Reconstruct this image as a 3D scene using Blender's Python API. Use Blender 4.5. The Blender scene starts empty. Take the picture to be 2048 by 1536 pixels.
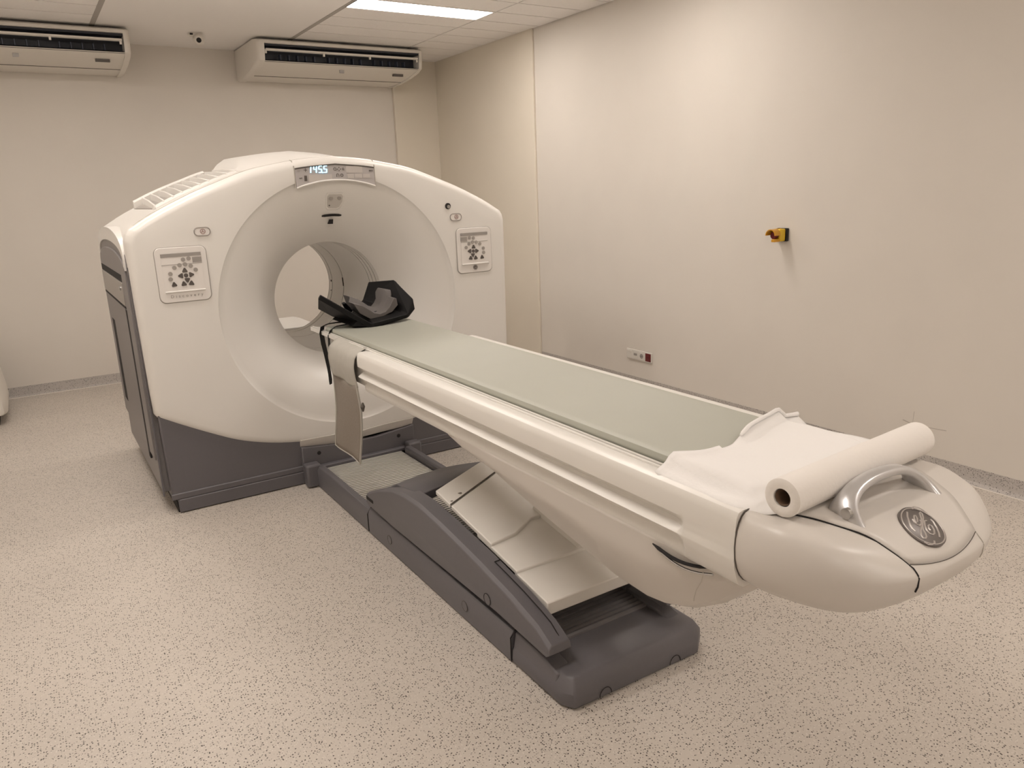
import bpy, math, random
from mathutils import Matrix, Vector
random.seed(4)
PI = math.pi
R = math.radians

# ------------------------------------------------------------------ camera
sc = bpy.context.scene
cam_d = bpy.data.cameras.new('camera')
cam = bpy.data.objects.new('camera', cam_d)
sc.collection.objects.link(cam)
cam_d.sensor_width = 36.0
cam_d.lens = 1511.57 / 2048 * 36.0
cam_d.clip_start = 0.02
CX = (0.84102831, -0.53976813, -0.03635573)    # camera right axis in world
CY = (0.16404486, 0.19041067, 0.96790137)      # camera up axis in world
CZ = (-0.5155198, -0.81999643, 0.24868695)     # camera back axis in world
mw = Matrix.Identity(4)
for i in range(3):
    mw[i][0], mw[i][1], mw[i][2] = CX[i], CY[i], CZ[i]
mw.translation = (0, 0, 1.70)
cam.matrix_world = mw
sc.camera = cam

# ------------------------------------------------------------------ world, exposure, lights
LIGHT_W = 22.8                     # radiance of the ceiling panels
LIGHT_C = (1.0, 0.915, 0.845)
world = bpy.data.worlds.new('world'); sc.world = world
world.use_nodes = True
world.node_tree.nodes['Background'].inputs[0].default_value = (0.02, 0.018, 0.016, 1)
sc.view_settings.view_transform = 'Standard'
sc.view_settings.look = 'None'
sc.view_settings.gamma = 1.0
sc.view_settings.use_curve_mapping = False
sc.view_settings.exposure = 0.0
# (lit only by ceiling_light panels built below: one in view, others placed unseen)

# ------------------------------------------------------------------ dimensions
XC = 1.592                      # axis of the scanner and of the room
XL, XR = -1.11, 4.29            # side walls
YF, YB = -3.6, 8.22             # wall behind the camera, back wall
ZC = 3.13                       # ceiling
YG = 4.363                      # front plane of the gantry
ZB = 1.08                       # bore axis height
PITCH = 0.3285                  # ceiling tile pitch
YT0 = 6.118                     # a ceiling joint line

# ------------------------------------------------------------------ materials
def mat(name, col, rough=0.5, metal=0.0, spec=0.5, emit=None, estr=0.0, noise=0.0, nscale=20.0, bump=0.0, coat=0.0):
    m = bpy.data.materials.new(name); m.use_nodes = True
    nt = m.node_tree; b = nt.nodes['Principled BSDF']
    b.inputs['Base Color'].default_value = (*col, 1)
    b.inputs['Roughness'].default_value = rough
    b.inputs['Metallic'].default_value = metal
    b.inputs['Specular IOR Level'].default_value = spec
    b.inputs['Coat Weight'].default_value = coat
    if emit:
        b.inputs['Emission Color'].default_value = (*emit, 1)
        b.inputs['Emission Strength'].default_value = estr
    if noise or bump:
        tc = nt.nodes.new('ShaderNodeTexCoord')
        nz = nt.nodes.new('ShaderNodeTexNoise'); nz.inputs['Scale'].default_value = nscale
        nz.inputs['Detail'].default_value = 4
        nt.links.new(tc.outputs['Object'], nz.inputs['Vector'])
        if noise:
            rp = nt.nodes.new('ShaderNodeMapRange')
            rp.inputs[1].default_value = 0.3; rp.inputs[2].default_value = 0.7
            rp.inputs[3].default_value = 1 - noise; rp.inputs[4].default_value = 1 + noise
            mx = nt.nodes.new('ShaderNodeVectorMath'); mx.operation = 'SCALE'
            mx.inputs[0].default_value = col
            nt.links.new(nz.outputs['Fac'], rp.inputs[0])
            nt.links.new(rp.outputs[0], mx.inputs['Scale'])
            nt.links.new(mx.outputs[0], b.inputs['Base Color'])
        if bump:
            bp = nt.nodes.new('ShaderNodeBump'); bp.inputs['Strength'].default_value = bump
            bp.inputs['Distance'].default_value = 0.01
            nt.links.new(nz.outputs['Fac'], bp.inputs['Height'])
            nt.links.new(bp.outputs['Normal'], b.inputs['Normal'])
    return m

def speckle(name, base, dark, light, scale, rough=0.45):
    """speckled sheet vinyl: small dark and pale chips on a plain ground"""
    m = bpy.data.materials.new(name); m.use_nodes = True
    nt = m.node_tree; b = nt.nodes['Principled BSDF']; b.inputs['Roughness'].default_value = rough
    b.inputs['Specular IOR Level'].default_value = 0.35
    tc = nt.nodes.new('ShaderNodeTexCoord')
    wob = nt.nodes.new('ShaderNodeTexNoise'); wob.inputs['Scale'].default_value = scale * 1.3
    addv = nt.nodes.new('ShaderNodeVectorMath'); addv.operation = 'MULTIPLY_ADD'
    nt.links.new(tc.outputs['Object'], wob.inputs['Vector'])
    nt.links.new(wob.outputs['Color'], addv.inputs[0])
    addv.inputs[1].default_value = (0.5 / scale,) * 3
    nt.links.new(tc.outputs['Object'], addv.inputs[2])
    prev = None
    big = nt.nodes.new('ShaderNodeTexNoise'); big.inputs['Scale'].default_value = 2.2; big.inputs['Detail'].default_value = 3
    nt.links.new(tc.outputs['Object'], big.inputs['Vector'])
    ramp = nt.nodes.new('ShaderNodeMapRange'); ramp.inputs[1].default_value = .3; ramp.inputs[2].default_value = .7
    ramp.inputs[3].default_value = .97; ramp.inputs[4].default_value = 1.03
    nt.links.new(big.outputs['Fac'], ramp.inputs[0])
    sv = nt.nodes.new('ShaderNodeVectorMath'); sv.operation = 'SCALE'; sv.inputs[0].default_value = base
    nt.links.new(ramp.outputs[0], sv.inputs['Scale'])
    prev = sv.outputs[0]
    for k, (col, sca, rad, frac) in enumerate(((light, 1.25, .32, .35), (tuple(.45 * a + .55 * c for a, c in zip(base, dark)), 1.1, .30, .38), (dark, 1.0, .32, .38))):
        vo = nt.nodes.new('ShaderNodeTexVoronoi'); vo.inputs['Scale'].default_value = scale * sca
        mp = nt.nodes.new('ShaderNodeMapping'); mp.inputs['Location'].default_value = (k * 3.7, k * 1.3, k * .61)
        nt.links.new(addv.outputs[0], mp.inputs['Vector']); nt.links.new(mp.outputs[0], vo.inputs['Vector'])
        sx = nt.nodes.new('ShaderNodeSeparateColor'); nt.links.new(vo.outputs['Color'], sx.inputs[0])
        lt = nt.nodes.new('ShaderNodeMath'); lt.operation = 'LESS_THAN'; lt.inputs[1].default_value = rad
        nt.links.new(vo.outputs['Distance'], lt.inputs[0])
        lr = nt.nodes.new('ShaderNodeMath'); lr.operation = 'LESS_THAN'; lr.inputs[1].default_value = frac
        nt.links.new(sx.outputs[0], lr.inputs[0])
        mu = nt.nodes.new('ShaderNodeMath'); mu.operation = 'MULTIPLY'
        nt.links.new(lt.outputs[0], mu.inputs[0]); nt.links.new(lr.outputs[0], mu.inputs[1])
        mx = nt.nodes.new('ShaderNodeMix'); mx.data_type = 'RGBA'
        nt.links.new(mu.outputs[0], mx.inputs['Factor']); nt.links.new(prev, mx.inputs['A'])
        mx.inputs['B'].default_value = (*col, 1)
        prev = mx.outputs['Result']
    nt.links.new(prev, b.inputs['Base Color'])
    return m

M = {}
M['wall'] = mat('wall_paint', (.74, .695, .635), .55, spec=.3, noise=.012, nscale=3, bump=.02)
M['wall_warm'] = mat('wall_paint_cream', (.76, .70, .60), .55, spec=.3, noise=.012, nscale=3)
M['ceil'] = mat('ceiling_plaster', (.90, .87, .84), .8, spec=.2)
M['tile'] = mat('ceiling_tile', (.90, .87, .84), .85, spec=.2, noise=.02, nscale=60)
M['grid'] = mat('ceiling_grid', (.42, .39, .36), .7)
M['floor'] = speckle('floor_vinyl', (.60, .545, .485), (.075, .062, .052), (.70, .65, .59), 125)
M['skirt'] = speckle('skirting_vinyl', (.50, .465, .435), (.09, .08, .075), (.60, .56, .53), 125)
M['weld'] = mat('weld_bead', (.80, .75, .68), .5)
M['white'] = mat('gantry_white', (.80, .775, .735), .32, spec=.5, noise=.006, nscale=4)
M['table_white'] = mat('table_white', (.80, .775, .73), .30, spec=.5, noise=.006, nscale=4)
M['beige'] = mat('table_beige', (.66, .62, .575), .34, spec=.5, noise=.008, nscale=5)
M['leg_white'] = mat('leg_cover_white', (.78, .75, .70), .38, noise=.02, nscale=8)
M['dgrey'] = mat('dark_grey_plastic', (.135, .128, .138), .42, noise=.02, nscale=90)
M['mgrey'] = mat('mid_grey_plastic', (.22, .205, .205), .40)
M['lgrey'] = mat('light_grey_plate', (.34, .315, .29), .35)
M['black'] = mat('black_foam', (.006, .0055, .006), .55, spec=.22)
M['gap'] = mat('dark_gap', (.015, .013, .013), .8)
M['line'] = mat('seam_shadow_line', (.12, .105, .09), .8)
M['pad'] = mat('pad_vinyl', (.43, .435, .375), .45, noise=.012, nscale=5)
M['cushion'] = mat('grey_foam', (.13, .118, .112), .75, noise=.03, nscale=60)
M['paper'] = mat('paper', (.86, .84, .82), .85, spec=.1, bump=.15, nscale=55)
M['rollp'] = mat('paper_roll', (.84, .80, .755), .85, spec=.1, bump=.1, nscale=90)
M['card'] = mat('card_core', (.22, .14, .09), .9)
M['cloth_l'] = mat('cloth_light', (.46, .44, .395), .85, noise=.03, nscale=30)
M['cloth_b'] = mat('cloth_brown', (.27, .235, .20), .9, noise=.06, nscale=120)
M['silver'] = mat('silver_paint', (.62, .61, .61), .28, metal=.55)
M['chrome'] = mat('polished_metal', (.55, .54, .53), .2, metal=1)
M['alu'] = mat('aluminium', (.70, .68, .64), .42, metal=.35)
M['logo_d'] = mat('badge_dark', (.16, .14, .13), .4, metal=.3)
M['logo_l'] = mat('badge_silver', (.50, .46, .43), .35, metal=.4)
M['panel'] = mat('keypad_white', (.80, .765, .73), .35)
M['btn_l'] = mat('button_grey', (.36, .33, .30), .5)
M['btn_d'] = mat('button_dark', (.10, .085, .075), .5)
M['btn_m'] = mat('button_mark', (.30, .16, .14), .6)
M['disp'] = mat('display_glass', (.47, .44, .43), .3)
M['disp_l'] = mat('display_ghost', (.56, .52, .49), .35)
M['window'] = mat('indicator_grey', (.58, .55, .51), .4)
M['soft_line'] = mat('pale_seam', (.50, .46, .41), .7)
M['led'] = mat('led_digits', (.5, .8, 1), .5, emit=(.30, .72, 1.0), estr=3.2)
M['acw'] = mat('air_conditioner_plastic', (.76, .72, .66), .45)
M['acd'] = mat('air_outlet_dark', (.018, .02, .028), .5)
M['vane'] = mat('vane_blue_grey', (.06, .07, .10), .5)
M['amber'] = mat('amber_plastic', (.62, .30, .02), .3)
M['yellow'] = mat('yellow_plastic', (.72, .47, .02), .35)
M['redp'] = mat('dark_red_socket', (.13, .005, .007), .35)
M['socket'] = mat('socket_white', (.72, .69, .64), .4)
M['lamp'] = mat('lamp_diffuser', (.9, .88, .85), .5, emit=LIGHT_C, estr=LIGHT_W)
M['spot'] = mat('dirt_mark', (.20, .17, .14), .8)
M['scuff'] = mat('scuff', (.50, .45, .405), .8)
M['buckle'] = mat('yellow_tag', (.45, .45, .10), .5)

# ------------------------------------------------------------------ mesh helpers
col = sc.collection
class MB:
    def __init__(s): s.v = []; s.f = []
    def add(s, vs, fs):
        o = len(s.v); s.v += [tuple(map(float, p)) for p in vs]; s.f += [tuple(i + o for i in f) for f in fs]; return s
    def box(s, x0, x1, y0, y1, z0, z1):
        vs = [(x, y, z) for z in (z0, z1) for y in (y0, y1) for x in (x0, x1)]
        return s.add(vs, [(0, 2, 3, 1), (4, 5, 7, 6), (0, 1, 5, 4), (2, 6, 7, 3), (0, 4, 6, 2), (1, 3, 7, 5)])
    def loft(s, secs, closed=True, caps=True):
        n = len(secs[0]); vs = [p for r in secs for p in r]; fs = []
        for i in range(len(secs) - 1):
            for j in range(n if closed else n - 1):
                k = (j + 1) % n
                fs.append((i * n + j, i * n + k, (i + 1) * n + k, (i + 1) * n + j))
        if caps and closed:
            fs.append(tuple(range(n))[::-1]); fs.append(tuple(range((len(secs) - 1) * n, len(secs) * n)))
        return s.add(vs, fs)
    def prism(s, poly, axis, a, b):
        """poly of 2D points extruded along axis ('x': (y,z), 'y': (x,z), 'z': (x,y))"""
        def P(p, t): return {'x': (t, p[0], p[1]), 'y': (p[0], t, p[1]), 'z': (p[0], p[1], t)}[axis]
        return s.loft([[P(p, a) for p in poly], [P(p, b) for p in poly]])
    def tube(s, path, r, n=8, flat=None):
        path = [Vector(p) for p in path]; secs = []
        up = Vector((0, 0, 1))
        for i, p in enumerate(path):
            t = (path[min(i + 1, len(path) - 1)] - path[max(i - 1, 0)]).normalized()
            ref = up if abs(t.z) < .9 else Vector((0, 1, 0))
            a = t.cross(ref).normalized(); b = a.cross(t).normalized()
            rr = r[i] if isinstance(r, (list, tuple)) else r
            secs.append([p + a * math.cos(2 * PI * k / n) * rr + b * math.sin(2 * PI * k / n) * rr * (flat or 1) for k in range(n)])
        return s.loft(secs)
    def disc(s, c, r, axis, h, n=24, rx=None):
        """short cylinder at c along axis, from c to c+h"""
        secs = []
        for t in (0, h):
            row = []
            for k in range(n):
                a = 2 * PI * k / n; u = math.cos(a) * (rx or r); w = math.sin(a) * r
                row.append({'x': (c[0] + t, c[1] + u, c[2] + w), 'y': (c[0] + u, c[1] + t, c[2] + w), 'z': (c[0] + u, c[1] + w, c[2] + t)}[axis])
            secs.append(row)
        return s.loft(secs)
    def build(s, name, m, parent=None, smooth=True, angle=32, bevel=0, seg=2, label=None, kind=None, solid=0, subsurf=0):
        me = bpy.data.meshes.new(name)
        o = bpy.data.objects.new(name, me); col.objects.link(o)
        off = Vector((0, 0, 0)); p = parent
        while p: off += Vector(p.location); p = p.parent
        me.from_pydata([tuple(Vector(v) - off) for v in s.v], [], s.f)
        me.validate()
        import bmesh
        bm = bmesh.new(); bm.from_mesh(me); bmesh.ops.recalc_face_normals(bm, faces=bm.faces); bm.to_mesh(me); bm.free()
        if smooth:
            me.shade_smooth(); me.set_sharp_from_angle(angle=R(angle))
        if isinstance(m, str): m = M[m]
        me.materials.append(m)
        if parent: o.parent = parent
        if solid:
            md = o.modifiers.new('solid', 'SOLIDIFY'); md.thickness = solid; md.offset = 0
        if bevel:
            md = o.modifiers.new('bevel', 'BEVEL'); md.width = bevel; md.segments = seg; md.limit_method = 'ANGLE'; md.angle_limit = R(40)
            md.harden_normals = False
        if subsurf:
            md = o.modifiers.new('sub', 'SUBSURF'); md.levels = subsurf; md.render_levels = subsurf
        if label: o['label'] = label
        if kind: o['kind'] = kind
        return o
def thing(name, label, cat, loc, group=None):
    o = bpy.data.objects.new(name, None); col.objects.link(o); o.location = loc
    o.empty_display_size = .1
    o['label'] = label; o['category'] = cat
    if group: o['group'] = group
    return o
def tag(o, label, cat, group=None):
    o['label'] = label; o['category'] = cat
    if group: o['group'] = group
    return o
def struct(o): o['kind'] = 'structure'; return o
def dup(src, name, parent, d):
    """copy of a part, sharing its mesh, shifted by d"""
    o = src.copy(); o.name = name; col.objects.link(o); o.parent = parent
    o.location = Vector(src.location) + Vector(d); return o
def interp(x, xs, ys):
    if x <= xs[0]: return ys[0]
    for i in range(len(xs) - 1):
        if x <= xs[i + 1]:
            t = (x - xs[i]) / (xs[i + 1] - xs[i]); return ys[i] + (ys[i + 1] - ys[i]) * t
    return ys[-1]
def smoothed(xs, ys, n=120, w=8):
    g = [xs[0] + (xs[-1] - xs[0]) * i / (n - 1) for i in range(n)]
    v = [interp(x, xs, ys) for x in g]
    def at(i):
        if i < 0: return 2 * v[0] - v[-i]
        if i >= n: return 2 * v[-1] - v[2 * n - 2 - i]
        return v[i]
    sm = [sum(at(i + k) for k in range(-w, w + 1)) / (2 * w + 1) for i in range(n)]
    return lambda x: interp(x, g, sm)
def rrect(cx, cy, w, h, r, n=5):
    pts = []
    for sx, sy, a0 in ((1, 1, 0), (-1, 1, 90), (-1, -1, 180), (1, -1, 270)):
        for k in range(n + 1):
            a = R(a0 + 90 * k / n); pts.append((cx + sx * (w / 2 - r) + r * math.cos(a), cy + sy * (h / 2 - r) + r * math.sin(a)))
    return pts
def text_mesh(name, body, size, m, parent, loc, rot, spacing=1.0, ext=.0006, align='CENTER'):
    cu = bpy.data.curves.new(name, 'FONT'); cu.body = body; cu.size = size; cu.align_x = align; cu.align_y = 'CENTER'
    cu.space_character = spacing; cu.extrude = ext; cu.resolution_u = 2
    t = bpy.data.objects.new(name + '_tmp', cu); col.objects.link(t)
    dg = bpy.context.evaluated_depsgraph_get(); dg.update()
    me = bpy.data.meshes.new_from_object(t.evaluated_get(dg)); bpy.data.objects.remove(t); bpy.data.curves.remove(cu)
    me.name = name; me.materials.clear(); me.materials.append(M[m])
    o = bpy.data.objects.new(name, me); col.objects.link(o)
    off = Vector((0, 0, 0)); p = parent
    while p: off += Vector(p.location); p = p.parent
    o.parent = parent; o.location = Vector(loc) - off; o.rotation_euler = rot
    return o

# ------------------------------------------------------------------ room shell
struct(MB().box(XL - .1, XR + .1, YF - .1, YB + .1, -.1, 0).build('floor', 'floor', smooth=False))
struct(MB().box(XL - .1, XR + .1, YB, YB + .1, 0, ZC + .15).build('wall_back', 'wall', smooth=False))
struct(MB().box(XL - .1, XR + .1, YF - .1, YF, 0, ZC + .15).build('wall_front', 'wall', smooth=False))
struct(MB().box(XL - .1, XL, YF, YB, 0, ZC + .15).build('wall_left', 'wall', smooth=False))
wr = struct(MB().box(XR, XR + .1, YF, YB, 0, ZC + .15).build('wall_right', 'wall', smooth=False))
# boxed-in corner: cream pier on the back wall, slightly proud panel on the right wall
struct(MB().box(3.735, XR, YB - .045, YB, 0, ZC + .005).build('wall_pier', 'wall_warm', smooth=False, bevel=.006))
struct(MB().box(XR - .022, XR, 6.22, YB - .045, 0, ZC + .005).build('wall_panel', 'wall_warm', smooth=False, bevel=.005))
# small scuffs on the right wall
for y0, z0, y1, z1, w in ((2.42, .275, 2.36, .262, .006), (2.30, .262, 2.16, .27, .004), (2.36, .255, 2.355, .34, .003)):
    s_ = MB()
    s_.loft([[(XR - .0012, y0, z0 - w / 2), (XR - .0012, y0, z0 + w / 2), (XR, y0, z0 + w / 2), (XR, y0, z0 - w / 2)],
             [(XR - .0012, y1, z1 - w / 2), (XR - .0012, y1 + .002, z1 + w / 2), (XR, y1 + .002, z1 + w / 2), (XR, y1, z1 - w / 2)]])
    s_.build('scuff_mark', 'scuff', wr, smooth=False)
# coved vinyl skirting with a pale weld bead at its foot
def cove(name, a, b, n, ends):
    """a,b: ends on the wall foot; n: unit normal into the room"""
    prof = [(0, .095), (.004, .095), (.005, .04), (.010, .018), (.022, .006), (.036, .0012), (0, .0012)]
    m = MB(); m.loft([[(p[0] + n[0] * q, p[1] + n[1] * q, z) for q, z in prof] for p in (a, b)])
    o = struct(m.build('baseboard_' + name, 'skirt'))
    t = MB(); t.tube([(p[0] + n[0] * .037, p[1] + n[1] * .037, .001) for p in (a, b)], .0035, 8)
    t.build('weld_bead', 'weld', o)
cove('back', (XL, YB), (3.735, YB), (0, -1), 0)
cove('right', (XR, YF), (XR, 6.22), (-1, 0), 0)
cove('left', (XL, YF), (XL, YB), (1, 0), 0)
cove('front', (XL, YF), (XR, YF), (0, 1), 0)
# ceiling: backing slab with a plaster band in the middle and lay-in tiles on both sides
ceil = struct(MB().box(XL - .1, XR + .1, YF - .1, YB + .1, ZC + .012, ZC + .12).build('ceiling', 'grid', smooth=False))
BL, BR = .785, 2.41
MB().box(BL, BR, YF, YB, ZC, ZC + .012).build('plaster_band', 'ceil', ceil, smooth=False)
for x in (BL - .016, BR + .002):
    MB().box(x - .012, x + .026, YF, YB, ZC - .003, ZC + .01).build('edge_trim', 'grid', ceil, smooth=False)
rows = []
y = YT0
while y < YB: y += PITCH
while y > YF: rows.append((y - PITCH, y)); y -= PITCH
LROWS = [k for k in range(len(rows)) if abs((rows[k][1] - YT0) / PITCH % 6) < .01 or abs((rows[k][1] - YT0) / PITCH % 6 - 6) < .01]
def lit(zi, y0, y1): return zi in (0, 2) and -3 < y0 < 7 and y1 < 7 and ((y0 > 3.5 or y0 < 1) if zi == 0 else (y0 > 1 or y0 < -1))
g = .007
zones = [(2.418, 3.62), (3.62, XR), (-.42, .772), (XL, -.42)]
protos = {}
for zi, (x0, x1) in enumerate(zones):
    for k, (y0, y1) in enumerate(rows):
        if k in LROWS and lit(zi, y0, y1): continue
        yy1 = min(y1, YB); yy0 = max(y0, YF)
        full = yy1 == y1 and yy0 == y0
        if full and zi in protos:
            o = dup(protos[zi][0], 'tile', ceil, (0, y0 - protos[zi][1], 0))
        else:
            o = MB().box(x0 + g, x1 - g, yy0 + g, yy1 - g, ZC, ZC + .012).build('tile', 'tile', ceil, smooth=False)
            if full: protos[zi] = (o, y0)
# recessed light panels in the tile grid; unseen ones placed to fit the light
for zi in (0, 2):
    x0, x1 = zones[zi]
    for k in LROWS:
        y0, y1 = rows[k]
        if not lit(zi, y0, y1): continue
        side = 'right' if zi == 0 else 'left'
        near = 'over the far end of the scanner' if y1 > 5 else ('over the front of the scanner' if y1 > 3.5 else ('over the table' if y1 > 1.5 else ('added out of view over the table end' if y1 > -1 else 'added out of view by the near wall')))
        t = thing('ceiling_light', 'recessed white ceiling light panel, %s side, %s' % (side, near), 'light', ((x0 + x1) / 2, (y0 + y1) / 2, ZC), 'recessed ceiling light panels')
        f = MB(); e = .012
        f.box(x0 + g, x1 - g, y0 + g, y0 + g + e, ZC - .003, ZC + .01); f.box(x0 + g, x1 - g, y1 - g - e, y1 - g, ZC - .003, ZC + .01)
        f.box(x0 + g, x0 + g + e, y0 + g + e, y1 - g - e, ZC - .003, ZC + .01); f.box(x1 - g - e, x1 - g, y0 + g + e, y1 - g - e, ZC - .003, ZC + .01)
        f.build('frame', 'ceil', t, smooth=False)
        MB().box(x0 + g + e, x1 - g - e, y0 + g + e, y1 - g - e, ZC + .002, ZC + .01).build('diffuser', 'lamp', t, smooth=False)

# ------------------------------------------------------------------ scanner gantry
G = thing('scanner_gantry', 'large white ring scanner gantry with a round bore and dark grey foot', 'scanner', (XC, YG + .7, 0))
YE = 5.84                                # rear of the gantry
topc = smoothed([0, .2, .48, .80, 1.03, 1.10], [1.928, 1.913, 1.862, 1.742, 1.632, 1.585])
botc = smoothed([0, .37, .55, .73, .92, 1.06, 1.14], [.222, .258, .290, .345, .445, .525, .57])
def outline(inset=0.0):
    pts = []
    n = 40
    for i in range(n + 1):                       # over the top, right to left
        u = 1.09 - 2.18 * i / n; pts.append((u, topc(abs(u)) - inset))
    L = [(-1.122, 1.572), (-1.138, 1.548), (-1.146, 1.515), (-1.147, 1.45), (-1.146, 1.2), (-1.143, .95), (-1.140, .70), (-1.136, .585), (-1.12, .562)]
    pts += L
    for i in range(1, n):
        u = -1.10 + 2.20 * i / n; pts.append((u, botc(abs(u)) + inset))
    pts += [(-u, z) for u, z in L[::-1]]
    return pts
OUT = outline()
def ray_r(poly, a):
    """distance from the bore axis to the outline in direction a"""
    dx, dz = math.cos(a), math.sin(a); best = 9
    for i in range(len(poly)):
        x1, z1 = poly[i][0], poly[i][1] - ZB; x2, z2 = poly[(i + 1) % len(poly)][0], poly[(i + 1) % len(poly)][1] - ZB
        ex, ez = x2 - x1, z2 - z1
        d = dx * ez - dz * ex
        if abs(d) < 1e-9: continue
        t = (x1 * ez - z1 * ex) / d; s = (x1 * dz - z1 * dx) / d
        if t > 0 and -1e-6 <= s <= 1 + 1e-6: best = min(best, t)
    return best
angs = sorted(set([2 * PI * k / 240 for k in range(240)] +
                  [math.atan2(z - ZB, u) % (2 * PI) for u, z in OUT if abs(u) > 1.09]))
RB, DB, RCN = .350, .285, .725
def flare_d(t): return DB * (.72 * (1 - t) ** 2.3 + .28 * (1 - t)) + .012
def front_cover():
    # trumpet profile from bore lip to the crease at the front plane
    tr = []
    for k in range(15):
        t = k / 14
        r = RB + (RCN - RB) * (1 - (1 - t) ** 1.0)
        tr.append((r, flare_d(t)))
    secs = []
    ros = [ray_r(OUT, a) for a in angs]
    def ring(fn): secs.append([fn(a, ro) for a, ro in zip(angs, ros)])
    def P(a, r, yy): return (XC + math.cos(a) * r, YG + yy, ZB + math.sin(a) * r)
    for r, yy in tr: ring(lambda a, ro, r=r, yy=yy: P(a, r, yy))
    ring(lambda a, ro: P(a, RCN + .010, .003)); ring(lambda a, ro: P(a, RCN + .014, -.002))
    for t in (.25, .5, .75): ring(lambda a, ro, t=t: P(a, RCN + .020 + (ro - .055 - RCN - .020) * t, -.005))
    for k in range(7):
        b = R(90 * k / 6); rr = .05
        ring(lambda a, ro, b=b: P(a, ro - .05 + .05 * math.sin(b), -.005 + .05 * (1 - math.cos(b))))
    ring(lambda a, ro: P(a, ro, .105)); ring(lambda a, ro: P(a, ro - .012, .112)); ring(lambda a, ro: P(a, ro - .03, .112))
    m = MB(); m.loft(secs, closed=True, caps=False); return m
front_cover().build('front_cover', 'white', G, angle=40)
# rear shell: same outline, a little smaller, from the seam to the back
sh = MB(); secs = []
OUT2 = [(u * .992, z - .010 if z > 1.5 else z + .01) for u, z in OUT]
for yy, ins in ((YG + .10, 0), (YG + .115, 0), (YG + .13, 0), (YE - .05, 0), (YE - .012, -.02), (YE, -.05)):
    secs.append([(XC + u * (1 + ins / 1.1), yy, ZB + (z - ZB) * (1 + ins / 1.0)) for u, z in OUT2])
sh.loft(secs, closed=True, caps=False); sh.build('rear_shell', 'white', G, angle=40)
# rear face with its own flare
rf = MB(); secs = []
for r, yy in ((RB, 5.66), (.37, 5.72), (.42, 5.78), (.50, 5.83), (.56, YE + .0)):
    secs.append([(XC + math.cos(a) * r, yy, ZB + math.sin(a) * r) for a in angs])
secs.append([(XC + math.cos(a) * (ray_r(OUT2, a) - .05), YE, ZB + math.sin(a) * (ray_r(OUT2, a) - .05)) for a in angs])
rf.loft(secs, closed=True, caps=False); rf.build('rear_cover', 'white', G, angle=40)
# bore liner in rings, with dark joints
def ring_mesh(y0, y1, r0, r1, n=96):
    m = MB(); m.loft([[(XC + math.cos(2 * PI * k / n) * r, yy, ZB + math.sin(2 * PI * k / n) * r) for k in range(n)] for r, yy in ((r0 + .02, y0), (r0, y0 + .002), (r1, y1 - .002), (r1 + .02, y1))], caps=False)
    return m
jo = [YG + DB + .012, 4.72, 4.78, 4.84, 5.36, 5.60, 5.67]
for k in range(len(jo) - 1):
    ring_mesh(jo[k] + .0035, jo[k + 1] - .0035, RB - .0005, RB - .0005).build('bore_ring', 'white', G)
ring_mesh(YG + DB + .0125, 5.68, RB + .0015, RB + .0015).build('bore_joint_backing', 'line', G)
# dark sensors inside the bore
for a, yy, w, h in ((0, 5.62, .014, .02), (-12, 5.62, .008, .012), (2, 5.363, .007, .09), (58, 5.655, .008, .10)):
    m = MB(); vs = []
    for q in (-.5, .5):
        for s in (-1, 1):
            aa = R(a) + q * h * 2; vs.append((XC + math.cos(aa) * (RB - .003), yy + s * w / 2, ZB + math.sin(aa) * (RB - .003)))
    vs += [(XC + (v[0] - XC) * 1.01, v[1], ZB + (v[2] - ZB) * 1.01) for v in vs]
    m.add(vs, [(0, 1, 3, 2), (4, 6, 7, 5), (0, 4, 5, 1), (2, 3, 7, 6), (0, 2, 6, 4), (1, 5, 7, 3)])
    m.build('bore_sensor', 'gap', G, smooth=False)
# rear couch support, seen through the bore
m = MB(); m.prism([(XC - .20, .66), (XC - .17, .688), (XC - .05, .708), (XC + .28, .708), (XC + .34, .69), (XC + .34, .65), (XC - .18, .65)], 'y', 5.93, 6.5)
m.build('rear_couch_support', 'white', G, bevel=.006)
MB().box(XC - .16, XC + .2, 5.95, 6.32, .615, .65).build('rear_support_rail', 'gap', G, smooth=False)
MB().box(XC - .15, XC + .15, 6.0, 6.3, 0, .615).build('rear_support_column', 'white', G, bevel=.02)
# dark foot
ft = MB()
poly = []
for i in range(41):
    u = -1.122 + 2.244 * i / 40; poly.append((XC + u, min(botc(abs(u)) + .05, .60)))
poly += [(XC + 1.112, .085), (XC - 1.112, .085)]
ft.prism(poly, 'y', YG + .012, YE - .03); ft.build('foot_shell', 'dgrey', G, bevel=.008)
MB().box(XC - 1.085, XC + 1.085, YG + .002, YE - .02, 0.004, .082).build('kick_plate', 'dgrey', G, bevel=.006)
MB().box(XC - 1.118, XC + 1.118, YG + .004, YG + .02, .082, .118).build('foot_skirting', 'dgrey', G, bevel=.006)
MB().box(XC - 1.09, XC + 1.09, YG + .03, YE - .06, 0, .06).build('foot_shadow_gap', 'gap', G, smooth=False)
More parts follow.
